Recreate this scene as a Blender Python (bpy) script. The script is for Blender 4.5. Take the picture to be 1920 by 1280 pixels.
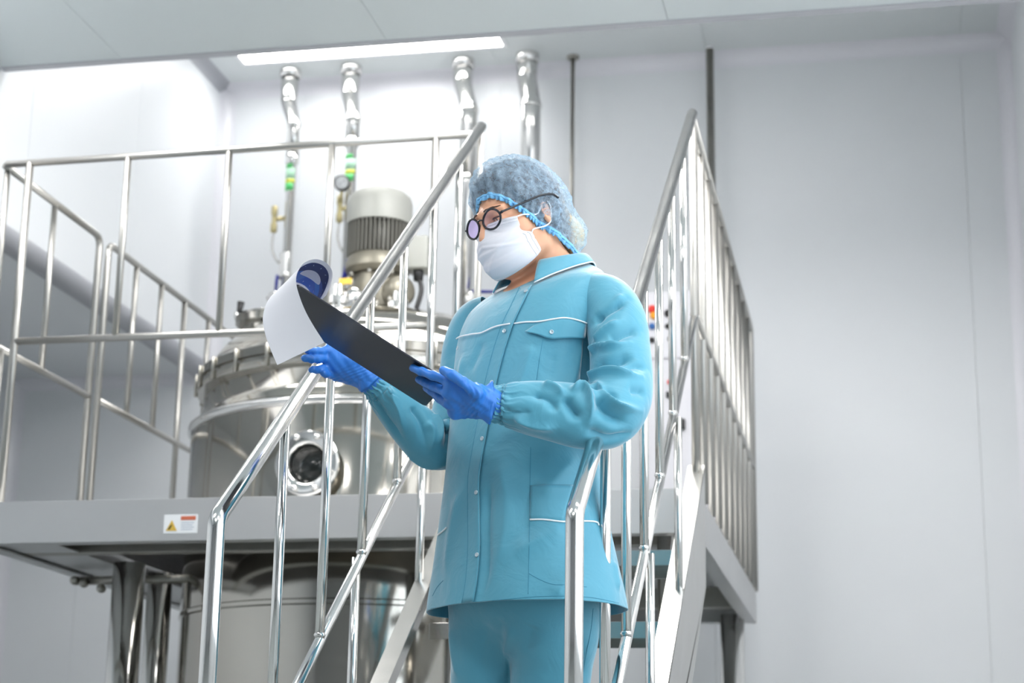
import bpy, bmesh, math, random
import numpy as np
from mathutils import Vector, Matrix
from mathutils.bvhtree import BVHTree

random.seed(4); rng = np.random.default_rng(7)
SC = bpy.context.scene
for o in list(bpy.data.objects): bpy.data.objects.remove(o)
COL = SC.collection

# ------------------------------------------------------------------ camera, world, exposure
CZ = 0.705                                   # camera height above the floor
FPX = 3426.0                                 # focal length in pixels of a 1920 wide frame
YAW, PIT, ROL = .2039, .2602, .0164
def cam_axes():
    f = np.array([-math.sin(YAW)*math.cos(PIT), math.cos(YAW)*math.cos(PIT), math.sin(PIT)])
    r = np.array([math.cos(YAW), math.sin(YAW), 0.]); u = np.cross(r, f)
    r2 = r*math.cos(ROL)+u*math.sin(ROL); u2 = -r*math.sin(ROL)+u*math.cos(ROL)
    return r2, u2, f
CR, CU, CF = cam_axes()
cam = bpy.data.cameras.new('camera'); camo = bpy.data.objects.new('camera', cam); COL.objects.link(camo)
camo.matrix_world = Matrix(((CR[0], CU[0], -CF[0], 0), (CR[1], CU[1], -CF[1], 0), (CR[2], CU[2], -CF[2], CZ), (0, 0, 0, 1)))
cam.sensor_width = 36; cam.lens = FPX*36/1920; cam.clip_start = .05; cam.clip_end = 60
cam.dof.use_dof = True; cam.dof.focus_distance = 4.10; cam.dof.aperture_fstop = 4.2
SC.camera = camo
w = bpy.data.worlds.new('world'); SC.world = w; w.use_nodes = True
w.node_tree.nodes['Background'].inputs[0].default_value = (.96, .98, 1, 1); w.node_tree.nodes['Background'].inputs[1].default_value = 3.6
SC.view_settings.view_transform = 'Standard'; SC.view_settings.look = 'None'
SC.view_settings.gamma = 1; SC.view_settings.use_curve_mapping = False
SC.view_settings.exposure = 0.07
SC.cycles.use_denoising = True
SC.cycles.max_bounces = 8; SC.cycles.glossy_bounces = 6; SC.cycles.transparent_max_bounces = 12
SC.cycles.sample_clamp_indirect = 6
LAMP = 24.0                                  # strength of the ceiling panels

# ------------------------------------------------------------------ geometry of the place, read off the photograph
def ray(x, y): return CR*((x-960)/FPX) - CU*((y-640)/FPX) + CF
CAMP = np.array([0, 0, CZ])
def onX(x, y, X): r = ray(x, y); return CAMP + r*(X/r[0])
def onY(x, y, Y): r = ray(x, y); return CAMP + r*(Y/r[1])
def onZ(x, y, Z): r = ray(x, y); return CAMP + r*((Z-CZ)/r[2])

# ------------------------------------------------------------------ helpers
def tag(o, label=None, cat=None, group=None, kind=None):
    if label: o['label'] = label
    if cat: o['category'] = cat
    if group: o['group'] = group
    if kind: o['kind'] = kind
    return o
def empty(name, loc, label, cat, group=None):
    o = bpy.data.objects.new(name, None); COL.objects.link(o); o.location = loc; o.empty_display_size = .05
    return tag(o, label, cat, group)
def wloc(o):
    v = Vector((0, 0, 0))
    while o: v += o.location; o = o.parent
    return v
def mk(name, V, F, mat, parent=None, smooth=True, origin=None, mats=None, mi=None):
    V = np.asarray(V, float)
    if origin is None:
        origin = V.mean(0) if parent is None else np.array(wloc(parent))
    me = bpy.data.meshes.new(name)
    me.from_pydata((V-np.asarray(origin)).tolist(), [], [list(f) for f in F]); 
    for m in (mats or [mat]): me.materials.append(m)
    if mi is not None: me.polygons.foreach_set('material_index', np.asarray(mi, dtype=np.int32))
    if smooth: me.polygons.foreach_set('use_smooth', [True]*len(me.polygons))
    me.update()
    o = bpy.data.objects.new(name, me); COL.objects.link(o)
    if parent is not None:
        o.parent = parent; o.location = Vector(np.asarray(origin)) - wloc(parent)
    else: o.location = Vector(origin)
    return o
class MB:
    """collects shapes into one mesh"""
    def __init__(s): s.V = []; s.F = []; s.n = 0; s.sm = []
    def add(s, V, F, smooth=True):
        V = np.asarray(V, float); s.V.append(V); s.F += [[i+s.n for i in f] for f in F]; s.sm += [smooth]*len(F); s.n += len(V); return s
    def build(s, name, mat, parent=None, origin=None):
        o = mk(name, np.vstack(s.V), s.F, mat, parent, False, origin)
        o.data.polygons.foreach_set('use_smooth', s.sm); return o
def frames(P):
    P = np.asarray(P, float); n = len(P)
    T = np.zeros_like(P); T[1:-1] = P[2:]-P[:-2]; T[0] = P[1]-P[0]; T[-1] = P[-1]-P[-2]
    T /= np.linalg.norm(T, axis=1)[:, None]+1e-12
    a = np.array([0, 0, 1.]) if abs(T[0][2]) < .9 else np.array([1., 0, 0])
    N = np.zeros_like(P); B = np.zeros_like(P)
    nn = np.cross(T[0], a); nn /= np.linalg.norm(nn)
    for i in range(n):
        nn = nn - T[i]*np.dot(nn, T[i]); nn /= np.linalg.norm(nn); N[i] = nn; B[i] = np.cross(T[i], nn)
    return T, N, B
def tube(P, r, seg=16, caps=True, flat=1.0):
    P = np.asarray(P, float); n = len(P); r = np.broadcast_to(np.asarray(r, float), (n,))
    T, N, B = frames(P); a = np.linspace(0, 2*np.pi, seg, endpoint=False)
    V = (P[:, None, :] + r[:, None, None]*(np.cos(a)[None, :, None]*N[:, None, :] + flat*np.sin(a)[None, :, None]*B[:, None, :])).reshape(-1, 3)
    F = []
    for i in range(n-1):
        for j in range(seg):
            k = (j+1) % seg; F.append([i*seg+j, i*seg+k, (i+1)*seg+k, (i+1)*seg+j])
    if caps:
        F.append(list(range(seg))[::-1]); F.append([(n-1)*seg+j for j in range(seg)])
    return V, F
def fillet(P, rad, k=6):
    """round the inner corners of a polyline"""
    P = [np.asarray(p, float) for p in P]; out = [P[0]]
    for i in range(1, len(P)-1):
        a, b, c = P[i-1], P[i], P[i+1]; u = (a-b)/np.linalg.norm(a-b); v = (c-b)/np.linalg.norm(c-b)
        ang = math.acos(max(-1, min(1, float(np.dot(u, v))))); d = min(rad/math.tan(ang/2), .48*np.linalg.norm(a-b), .48*np.linalg.norm(c-b))
        p, q = b+u*d, b+v*d
        for t in np.linspace(0, 1, k+1): out.append((1-t)**2*p + 2*t*(1-t)*b + t*t*q)
    out.append(P[-1]); return np.array(out)
def spline(P, n=8):
    """Catmull-Rom through the points (any dimension)"""
    P = np.asarray(P, float); Q = np.vstack([2*P[0]-P[1], P, 2*P[-1]-P[-2]]); out = []
    for i in range(1, len(Q)-2):
        for t in np.linspace(0, 1, n, endpoint=False):
            a, b, c, d = Q[i-1], Q[i], Q[i+1], Q[i+2]
            out.append(.5*((2*b)+(-a+c)*t+(2*a-5*b+4*c-d)*t*t+(-a+3*b-3*c+d)*t**3))
    out.append(P[-1]); return np.array(out)
def box(lo, hi, bev=0.0):
    lo, hi = np.minimum(lo, hi).astype(float), np.maximum(lo, hi).astype(float)
    if bev <= 0:
        V = [[(lo, hi)[i][0], (lo, hi)[j][1], (lo, hi)[k][2]] for i in (0, 1) for j in (0, 1) for k in (0, 1)]
        F = [[0, 1, 3, 2], [4, 6, 7, 5], [0, 4, 5, 1], [2, 3, 7, 6], [0, 2, 6, 4], [1, 5, 7, 3]]
        return np.array(V), F
    bm = bmesh.new(); bmesh.ops.create_cube(bm, size=1)
    for v in bm.verts: v.co = Vector(((lo[i]+hi[i])/2 + v.co[i]*(hi[i]-lo[i]) for i in range(3)))
    bmesh.ops.bevel(bm, geom=bm.edges[:], offset=bev, segments=2, affect='EDGES', profile=.6)
    V = np.array([v.co[:] for v in bm.verts]); bm.verts.index_update(); F = [[v.index for v in f.verts] for f in bm.faces]; bm.free()
    return V, F
def lathe(prof, c, seg=64, axis=(0, 0, 1), closed=True):
    """profile of (radius, height) turned about an axis through c"""
    ax = np.asarray(axis, float); ax /= np.linalg.norm(ax)
    h = np.array([1., 0, 0]) if abs(ax[0]) < .9 else np.array([0, 1., 0])
    u = np.cross(ax, h); u /= np.linalg.norm(u); v = np.cross(ax, u)
    a = np.linspace(0, 2*np.pi, seg, endpoint=False); V = []; F = []
    for r, z in prof:
        V.append(np.asarray(c)+ax*z + max(r, 1e-5)*(np.cos(a)[:, None]*u+np.sin(a)[:, None]*v))
    n = len(prof)
    for i in range(n-1):
        for j in range(seg):
            k = (j+1) % seg; F.append([i*seg+j, i*seg+k, (i+1)*seg+k, (i+1)*seg+j])
    if closed:
        F.append(list(range(seg))[::-1]); F.append([(n-1)*seg+j for j in range(seg)])
    return np.vstack(V), F
def prism(poly, d):
    """polygon of 3D points pushed along vector d"""
    P = np.asarray(poly, float); n = len(P); V = np.vstack([P, P+np.asarray(d)])
    F = [list(range(n))[::-1], [n+i for i in range(n)]]+[[i, (i+1) % n, n+(i+1) % n, n+i] for i in range(n)]
    return V, F
def one(name, VF, mat, parent=None, smooth=True, **k): return mk(name, VF[0], VF[1], mat, parent, smooth, **k)
def autosmooth(o, ang=35):
    me = o.data; bm = bmesh.new(); bm.from_mesh(me)
    for e in bm.edges:
        e.smooth = not (len(e.link_faces) == 2 and e.calc_face_angle(0) > math.radians(ang))
    bm.to_mesh(me); bm.free(); me.polygons.foreach_set('use_smooth', [True]*len(me.polygons)); return o

# ------------------------------------------------------------------ materials
def srgb(r, g, b): return tuple((c/255/12.92 if c/255 <= .04045 else ((c/255+.055)/1.055)**2.4) for c in (r, g, b))+(1,)
def mat(name, color, rough=.5, metal=0., noise=None, bump=None, rvar=None, **kw):
    m = bpy.data.materials.new(name); m.use_nodes = True; nt = m.node_tree; b = nt.nodes['Principled BSDF']
    b.inputs['Base Color'].default_value = color; b.inputs['Roughness'].default_value = rough; b.inputs['Metallic'].default_value = metal
    for k, v in kw.items(): b.inputs[k].default_value = v
    tc = nt.nodes.new('ShaderNodeTexCoord')
    def nz(scale, detail=3, stretch=(1, 1, 1)):
        mp = nt.nodes.new('ShaderNodeMapping'); mp.inputs['Scale'].default_value = stretch; nt.links.new(tc.outputs['Object'], mp.inputs[0])
        n = nt.nodes.new('ShaderNodeTexNoise'); n.inputs['Scale'].default_value = scale; n.inputs['Detail'].default_value = detail
        nt.links.new(mp.outputs[0], n.inputs['Vector']); return n.outputs['Fac']
    if noise:
        sc, amt = noise[:2]; st = noise[2] if len(noise) > 2 else (1, 1, 1)
        r = nt.nodes.new('ShaderNodeMapRange'); r.inputs['To Min'].default_value = 1-amt; r.inputs['To Max'].default_value = 1+amt
        nt.links.new(nz(sc, 4, st), r.inputs['Value'])
        mx = nt.nodes.new('ShaderNodeMix'); mx.data_type = 'RGBA'; mx.blend_type = 'MULTIPLY'; mx.inputs[0].default_value = 1
        mx.inputs[6].default_value = color; nt.links.new(r.outputs[0], mx.inputs[7]); nt.links.new(mx.outputs[2], b.inputs['Base Color'])
    if rvar:
        r = nt.nodes.new('ShaderNodeMapRange'); r.inputs['To Min'].default_value = rvar[1]; r.inputs['To Max'].default_value = rvar[2]
        nt.links.new(nz(rvar[0], 3, rvar[3] if len(rvar) > 3 else (1, 1, 1)), r.inputs['Value']); nt.links.new(r.outputs[0], b.inputs['Roughness'])
    if bump:
        bp = nt.nodes.new('ShaderNodeBump'); bp.inputs['Strength'].default_value = bump[1]; bp.inputs['Distance'].default_value = bump[2]
        nt.links.new(nz(bump[0], 4, bump[3] if len(bump) > 3 else (1, 1, 1)), bp.inputs['Height']); nt.links.new(bp.outputs[0], b.inputs['Normal'])
    return m
M = {}
M['wall'] = mat('white_panel', srgb(226, 229, 232), .38, noise=(1.3, .015), bump=(260, .05, .0006))
M['ceil'] = mat('ceiling_panel', srgb(220, 225, 226), .45, noise=(1.1, .02))
M['soffit'] = mat('soffit_panel', srgb(206, 214, 216), .5, noise=(1.1, .02))
M['wall2'] = mat('grey_panel', srgb(180, 183, 186), .45, noise=(1.3, .02))
M['cove'] = mat('cove_trim', srgb(228, 228, 234), .3)
M['alu'] = mat('grey_trim', srgb(176, 178, 184), .4)
M['floor'] = mat('floor_epoxy', srgb(142, 148, 148), .25, noise=(2, .04))
M['steel'] = mat('polished_steel', (.80, .79, .77, 1), .12, 1, rvar=(9, .08, .17), noise=(6, .04))
M['steel2'] = mat('brushed_steel', (.52, .51, .485, 1), .24, 1, rvar=(14, .19, .28))
M['rail2'] = mat('dull_rail_steel', (.46, .45, .425, 1), .36, 1, rvar=(14, .32, .42))
M['satin'] = mat('satin_steel', (.60, .60, .60, 1), .42, 1, rvar=(5, .36, .48), noise=(3, .05))
M['tank'] = mat('tank_steel', (.45, .43, .39, 1), .1, 1, rvar=(5, .06, .14), noise=(4, .06))
M['pipe'] = mat('pipe_steel', (.74, .735, .72, 1), .16, 1, rvar=(8, .12, .22), bump=(7, .15, .01))
M['dull'] = mat('dull_steel', (.36, .35, .32, 1), .4, 1, noise=(9, .12))
M['motor'] = mat('motor_grey', srgb(108, 107, 101), .45, noise=(20, .04))
M['cowl'] = mat('fan_cowl', srgb(156, 157, 151), .42, noise=(20, .03))
M['gear'] = mat('gearbox_grey', srgb(126, 122, 110), .4, .5, noise=(15, .08))
M['black'] = mat('black_rubber', srgb(24, 25, 27), .45)
M['navyplas'] = mat('blue_handle', srgb(34, 44, 150), .4)
M['brass'] = mat('pale_brass', srgb(196, 184, 140), .35, .8, noise=(30, .08))
M['yellow'] = mat('yellow_plate', srgb(214, 178, 70), .5)
M['red'] = mat('red_button', srgb(226, 52, 40), .35)
M['orange'] = mat('orange_button', srgb(250, 170, 40), .35)
M['bluebut'] = mat('blue_button', srgb(40, 100, 170), .35)
M['cabinet'] = mat('cabinet_grey', srgb(206, 206, 212), .4, noise=(4, .02))
M['white'] = mat('white_face', srgb(236, 238, 240), .4)
def emis(name, color, s):
    m = bpy.data.materials.new(name); m.use_nodes = True; nt = m.node_tree; nt.nodes.clear()
    e = nt.nodes.new('ShaderNodeEmission'); o = nt.nodes.new('ShaderNodeOutputMaterial'); e.inputs[0].default_value = color; e.inputs[1].default_value = s
    nt.links.new(e.outputs[0], o.inputs[0]); return m
M['lamp'] = emis('lamp_panel', (1, .985, .97, 1), LAMP)

# ------------------------------------------------------------------ the room
YW = 9.30; ZC = CZ+4.106; XBL = -3.642; XL0 = -4.80; XR0 = .752; YB = -4.0
ZSB = CZ+2.40                                # underside of the boxed-in bulkhead along the left wall
ZSO = CZ+3.12                                # lower ceiling in front of the raised bay
def wallbox(name, lo, hi, m): return tag(one(name, box(np.array(lo), np.array(hi)), m, None, False), kind='structure')
wallbox('floor', (XL0-.3, YB-.2, -.12), (XR0+.2, YW+.3, 0), M['floor'])
# rear wall of sandwich panels, each its own piece with an open joint
wb = wallbox('wall_back', (XL0-.3, YW+.02, 0), (XR0+.2, YW+.2, ZC+.2), M['wall'])
x = XL0
edges = [XL0, -4.33, -3.17, -2.01, -.85, .49, XR0+.02]
for i in range(len(edges)-1):
    one('wall_panel', box(np.array((edges[i]+.0006, YW, .01)), np.array((edges[i+1]-.0006, YW+.019, ZC-.005)), .0012), M['wall'], wb, False)
# right wall with a tall window on the camera side of the stairs
wr_ = MB(); WY0, WY1, WZ0, WZ1 = .9, 4.5, .85, 2.95
for lo, hi in (((XR0, YB, 0), (XR0+.15, WY0, ZC)), ((XR0, WY1, 0), (XR0+.15, YW+.02, ZC)), ((XR0, WY0, 0), (XR0+.15, WY1, WZ0)), ((XR0, WY0, WZ1), (XR0+.15, WY1, ZC))):
    wr_.add(*box(np.array(lo), np.array(hi)), False)
tag(wr_.build('wall_right', M['wall']), kind='structure')
glassm = bpy.data.materials.new('window_glass'); glassm.use_nodes = True; nt = glassm.node_tree; nt.nodes.clear()
_o = nt.nodes.new('ShaderNodeOutputMaterial'); _t = nt.nodes.new('ShaderNodeBsdfTransparent'); _t.inputs[0].default_value = (.93, .97, 1, 1); _g = nt.nodes.new('ShaderNodeBsdfGlossy'); _g.inputs['Roughness'].default_value = .03
_m = nt.nodes.new('ShaderNodeMixShader'); _m.inputs[0].default_value = .06; nt.links.new(_t.outputs[0], _m.inputs[1]); nt.links.new(_g.outputs[0], _m.inputs[2]); nt.links.new(_m.outputs[0], _o.inputs[0])
win = tag(one('window_1', box(np.array((XR0-.01, WY0-.05, WZ0-.05)), np.array((XR0+.03, WY1+.05, WZ0))), M['white'], None, False), kind='structure')
for lo, hi in (((WY0-.05, WZ1), (WY1+.05, WZ1+.05)), ((WY0-.05, WZ0), (WY0, WZ1)), ((WY1, WZ0), (WY1+.05, WZ1))):
    one('window_frame', box(np.array((XR0-.01, *lo)), np.array((XR0+.03, *hi))), M['white'], win, False)
for k in range(3):
    y0, y1 = WY0+k*(WY1-WY0)/3, WY0+(k+1)*(WY1-WY0)/3
    if k: one('mullion', box(np.array((XR0-.005, y0-.025, WZ0)), np.array((XR0+.05, y0+.025, WZ1))), M['white'], win, False)
    one('window_pane', box(np.array((XR0+.02, y0, WZ0)), np.array((XR0+.026, y1, WZ1))), glassm, win, False)
wallbox('wall_left', (XL0-.15, YB, 0), (XL0, YW+.02, ZC), M['wall'])
wallbox('wall_front', (XL0-.15, YB-.15, 0), (XR0+.15, YB, ZC), M['wall2'])
bk = wallbox('wall_bulkhead', (XL0, YB, ZSB), (XBL-.02, YW, ZC), M['wall'])
ys = [YB, -2.6, -1.4, -.2, 1.0, 2.2, 3.4, 4.6, 5.8, 7.0, 8.15, YW-.01]
for i in range(len(ys)-1):
    one('wall_panel', box(np.array((XBL-.019, ys[i]+.0012, ZSB)), np.array((XBL, ys[i+1]-.0012, ZC-.004)), .0012), M['wall'], bk, False)
# raised ceiling bay at the rear, lower ceiling in front of it
S0 = onZ(300, 100.5, ZSO); S1 = onZ(1479, 26, ZSO); YS = float((S0[1]+S1[1])/2)
ce = wallbox('ceiling', (XL0, YS-.1, ZC+.02), (XR0+.1, YW+.02, ZC+.1), M['ceil'])
for i in range(len(edges)-1):
    one('ceiling_panel', box(np.array((edges[i]+.0008, YS-.1, ZC)), np.array((edges[i+1]-.0008, YW+.02, ZC+.019)), .0012), M['ceil'], ce, False)
so = wallbox('ceiling_lower', (XL0, YB, ZSO+.02), (XR0+.1, YS, ZSO+.06), M['soffit'])
sx_ = [XL0, -4.25, -3.09, -1.93, -.77, .39, XR0+.1]
for i in range(len(sx_)-1):
    one('ceiling_panel', box(np.array((sx_[i]+.001, YB, ZSO)), np.array((sx_[i+1]-.001, YS, ZSO+.019)), .0015), M['soffit'], so, False)
wallbox('trim_8', (XL0, YS, ZSO-.004), (XR0+.1, YS+.045, ZSO+.06), M['alu'])
wallbox('wall_bay', (XL0, YS-.04, ZSO+.06), (XR0+.1, YS, ZC), M['wall'])
def cove(name, a, b, d1, d2, r=.05, m=None):
    """concave quarter-round strip between two faces, running from a to b"""
    a = np.asarray(a, float); b = np.asarray(b, float); d1 = np.asarray(d1, float); d2 = np.asarray(d2, float); n = 8; sec = [np.zeros(3)]
    for t in np.linspace(0, math.pi/2, n+1): sec.append(d1*r*(1-math.sin(t))+d2*r*(1-math.cos(t)))
    sec = np.array(sec); V = np.vstack([a+sec, b+sec]); k = len(sec)
    F = [[i, (i+1) % k, k+(i+1) % k, k+i] for i in range(k)]+[list(range(k))[::-1], list(range(k, 2*k))]
    return tag(autosmooth(one(name, (V, F), m or M['cove'])), kind='structure')
cove('trim_1', (XBL, YW, ZC), (XR0, YW, ZC), (0, -1, 0), (0, 0, -1), .075)
cove('trim_2', (XBL, YW, ZSB), (XBL, YW, ZC), (1, 0, 0), (0, -1, 0), .075)
cove('trim_3', (XR0, YW, 0), (XR0, YW, ZC), (-1, 0, 0), (0, -1, 0), .075)
cove('trim_4', (XBL, YS+.05, ZC), (XBL, YW, ZC), (1, 0, 0), (0, 0, -1), .06, M['alu'])
cove('trim_5', (XR0, YS+.05, ZC), (XR0, YW, ZC), (-1, 0, 0), (0, 0, -1), .075)
cove('trim_6', (XL0, YW, ZSB), (XBL, YW, ZSB), (0, -1, 0), (0, 0, -1), .06)
cove('trim_7', (XL0, YW, 0), (XL0, YW, ZSB), (1, 0, 0), (0, -1, 0), .075)
# rounded grey nosing on the lower corner of the bulkhead
nb = tube(np.array([(XBL-.035, YB+.02, ZSB+.028), (XBL-.035, YW-.02, ZSB+.028)]), .055, 20)
tag(one('trim_9', nb, M['alu']), kind='structure')

def panel_light(loc, sx, sy, label, z):
    t = empty('ceiling_light', (loc[0], loc[1], z), label, 'light', 'ceiling light panels')
    x, y = loc
    fr = MB()
    for lo, hi in (((x-sx/2-.025, y-sy/2-.025), (x+sx/2+.025, y-sy/2)), ((x-sx/2-.025, y+sy/2), (x+sx/2+.025, y+sy/2+.025)),
                   ((x-sx/2-.025, y-sy/2), (x-sx/2, y+sy/2)), ((x+sx/2, y-sy/2), (x+sx/2+.025, y+sy/2))):
        fr.add(*box(np.array((*lo, z-.008)), np.array((*hi, z))), False)
    fr.build('frame', M['white'], t)
    one('diffuser', box(np.array((x-sx/2, y-sy/2, z-.004)), np.array((x+sx/2, y+sy/2, z-.001))), M['lamp'], t, False)
panel_light((-2.665, 8.885), 1.47, .16, 'long glowing white panel in the ceiling above the four pipes', ZC)
panel_light((-.6, 7.3), .9, .15, 'added light panel in the raised ceiling bay above the right end of the platform', ZC)  # unseen panel, added to brighten the right part of the rear wall
panel_light((-2.3, 7.05), 1.3, .2, 'glowing panel in the raised ceiling bay above the tank', ZC)
for lab, X, Y in (('left glowing panel of the lower ceiling beside the stairs', -2.9, 5.55), ('middle glowing panel of the lower ceiling over the stairs', -1.0, 5.93), ('right glowing panel of the lower ceiling beside the stairs', .25, 5.85),
                  ('glowing panel of the lower ceiling by the right wall, in front of the stairs', .12, 3.4), ('added fill panel on the lower ceiling by the right wall, above the camera side', .12, 1.6),  # the camera-side panel is unseen, added for more light from the front
                  ('added fill panel on the lower ceiling left of the way to the stairs', -2.6, 2.2), ('added fill panel on the lower ceiling over the way to the stairs', -1.2, .4)):  # both panels are out of view, added to raise the front fill
    panel_light((X, Y), 1.3 if X == -1.0 else .85 if X > 0 else 1.15, .72 if X == -1.0 else .5 if Y > 5 else .4, lab, ZSO)
# ------------------------------------------------------------------ platform and stairs
Yp = 5.95; XPL = -3.2; XPR = -.601; YPE = 8.68
ZT = CZ+1.095; ZBt = CZ+.946; ZR = CZ+2.39; ZM = CZ+1.695
TX, TY, TR = -2.055, 7.2, .765               # tank axis and radius
Xl, Xr = -1.3513, -.601
Yb, Zb, Yt, Zt = 3.55, CZ+.609, 5.93, CZ+2.405
SL = (Zt-Zb)/(Yt-Yb)
pf = empty('work_platform', (-1.9, 7.3, 0), 'raised stainless steel work platform around the tank', 'platform')
# deck with a round hole for the tank
def deck():
    n = 64; hole = []; outr = []
    for i in range(n):
        t = 2*math.pi*i/n; c, s = math.cos(t), math.sin(t); hole.append((TX+.80*c, TY+.80*s))
        sx = ((XPR-.02-TX) if c > 0 else (XPL+.02-TX))/c if abs(c) > 1e-6 else 1e9
        sy = ((YPE-.02-TY) if s > 0 else (Yp+.01-TY))/s if abs(s) > 1e-6 else 1e9
        k = min(sx, sy); outr.append((TX+k*c, TY+k*s))
    V = []; F = []
    for z in (ZT-.006, ZT-.001):
        V += [(x, y, z) for x, y in hole]+[(x, y, z) for x, y in outr]
    for i in range(n):
        j = (i+1) % n
        F += [[2*n+i, 2*n+j, 3*n+j, 3*n+i], [i, n+i, n+j, j], [i, j, 2*n+j, 2*n+i], [n+i, 3*n+i, 3*n+j, n+j]]
    # corners of the rectangle
    return V, F
one('deck', deck(), M['satin'], pf, False)
def channel_x(y0, x0, x1, sgn):
    mb = MB(); mb.add(*box(np.array((x0, y0, ZBt)), np.array((x1, y0+sgn*.006, ZT)), .0015), False)
    mb.add(*box(np.array((x0, y0+sgn*.006, ZBt)), np.array((x1, y0+sgn*.06, ZBt+.007))), False)
    mb.add(*box(np.array((x0, y0+sgn*.006, ZT-.012)), np.array((x1, y0+sgn*.06, ZT-.0065))), False); return mb
channel_x(Yp, XPL, XPR, 1).build('front_beam', M['satin'], pf)
channel_x(YPE, XPL, XPR, -1).build('rear_beam', M['satin'], pf)
def channel_y(x0, sgn):
    mb = MB(); mb.add(*box(np.array((x0, Yp+.007, ZBt)), np.array((x0+sgn*.006, YPE-.007, ZT)), .0015), False)
    mb.add(*box(np.array((x0+sgn*.006, Yp+.07, ZBt)), np.array((x0+sgn*.06, YPE-.07, ZBt+.007))), False); return mb
channel_y(XPL, 1).build('side_beam', M['satin'], pf); channel_y(XPR, -1).build('side_beam', M['satin'], pf)
for yy in (6.3, 8.15):
    one('cross_beam', box(np.array((XPL+.01, yy-.03, ZBt+.01)), np.array((XPR-.01, yy+.03, ZBt+.10)), .003), M['dull'], pf, False)
# underside sheet left of the tank (seen from below)
one('soffit_sheet', box(np.array((XPL+.008, Yp+.08, ZBt+.012)), np.array((TX-.86, YPE-.08, ZBt+.016))), M['satin'], pf, False)
def column(x, y, r=.055):
    c = MB(); c.add(*tube([(x, y, .012), (x, y, ZBt+.02)], r, 28))
    c.add(*lathe([(r+.05, 0), (r+.05, .012), (r, .012)], (x, y, 0), 28), False)
    o = c.build('column', M['steel'], pf)
    return o
for px, Y in ((237, 6.62), (296, 6.9)):
    p = onY(px, 1150, Y); column(p[0], Y, .062 if Y < 6.7 else .05)
column(-.70, 8.5); column(-.72, 6.1, .03); column(-3.08, 8.5); column(-1.45, 6.2, .05)
# horizontal tie bar under the platform with bolts
a = onY(140, 1089, 6.75); b = onY(372, 1084, 6.75)
tb = one('tie_bar', tube([a, b], .017, 12), M['dull'], pf)
for px, py in ((157, 1093), (190, 1103), (140, 1088)):
    p = onY(px, py, 6.73); one('bolt', lathe([(.016, -.012), (.018, 0), (.016, .012), (.006, .02)], p, 12, (0, -1, 0)), M['dull'], tb)
# the warning label on the front beam
wl = onY(339, 982, Yp)
lm = one('warning_label', box(wl+np.array((-.062, -.0022, -.033)), wl+np.array((.062, 0, .033)), .0006), M['white'], pf, False)
lm['label'] = 'white warning label with a yellow triangle and an orange bar'
tri = [wl+np.array((-.053, -.0024, -.024)), wl+np.array((-.012, -.0024, -.024)), wl+np.array((-.0325, -.0024, .014))]
one('triangle', prism(tri, (0, -.0006, 0)), M['yellow'], lm, False)
one('symbol', prism([wl+np.array((-.046, -.0031, -.019)), wl+np.array((-.038, -.0031, -.019)), wl+np.array((-.030, -.0031, -.002)), wl+np.array((-.036, -.0031, -.004))], (0, -.0004, 0)), M['black'], lm, False)
one('bar', box(wl+np.array((0, -.0028, .013)), wl+np.array((.055, -.0022, .027))), mat('orange_print', srgb(206, 110, 80), .5), lm, False)
for k in range(4):
    one('text_line', box(wl+np.array((.002, -.0026, .003-k*.008)), wl+np.array((.05-.006*(k % 2), -.0022, .0055-k*.008))), mat('grey_print', srgb(176, 186, 200), .5), lm, False)

# railings
def rod(p, q, r, name, m, parent, seg=16): return one(name, tube([p, q], r, seg), m, parent)
fr = empty('front_railing', (-2.3, Yp+.03, ZT), 'steel guard railing along the front edge of the platform', 'railing')
yf = Yp+.03
rod((XPL, yf, ZR), (Xl-.005, yf, ZR+.01), .0135, 'top_rail', M['rail2'], fr)
rod((-3.10, yf, ZM), (-1.528, yf, ZM), .0135, 'middle_rail', M['rail2'], fr)
for X in (-3.10, -1.528): rod((X, yf, ZT), (X, yf, ZR), .0145, 'post', M['rail2'], fr)
for X in (-2.706, -2.31, -1.917): rod((X, yf, ZM), (X, yf, ZR), .0125, 'upright', M['rail2'], fr)

la = empty('side_railing', (XPL, 6.4, ZT), 'short steel side railing at the near left corner of the platform', 'railing', 'platform side railings')
one('top_rail', tube(fillet([(XPL, Yp+.03, ZR-.005), (XPL, 6.85, ZR-.005), (XPL, 6.85, ZT)], .05), .0145, 16), M['rail2'], la)
rod((XPL, Yp+.03, ZM), (XPL, 6.85, ZM), .0135, 'middle_rail', M['rail2'], la)
for Y in (6.0, 6.41): rod((XPL, Y, ZM), (XPL, Y, ZR), .0125, 'upright', M['rail2'], la)
rod((XPL, Yp+.12, ZT), (XPL, Yp+.12, ZM), .0145, 'post', M['rail2'], la)
lb = empty('side_railing', (XPL, 7.7, ZT), 'longer steel side railing on the left running back past the tank', 'railing', 'platform side railings')
one('top_rail', tube(fillet([(XPL, 6.94, ZT), (XPL, 6.94, ZR-.005), (XPL, 8.62, ZR-.005)], .05), .0145, 16), M['rail2'], lb)
rod((XPL, 6.94, ZM+.005), (XPL, 8.62, ZM+.005), .0135, 'middle_rail', M['rail2'], lb)
for Y in (7.245, 7.536, 8.139): rod((XPL, Y, ZM), (XPL, Y, ZR), .0125, 'upright', M['rail2'], lb)
for Y in (7.823, 8.60): rod((XPL, Y, ZT), (XPL, Y, ZR), .0135, 'post', M['rail2'], lb)
ra = empty('side_railing', (XPR-.01, 7.3, ZT), 'long steel side railing with close uprights on the right edge of the platform', 'railing', 'platform side railings')
XRR = XPR-.004
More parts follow.
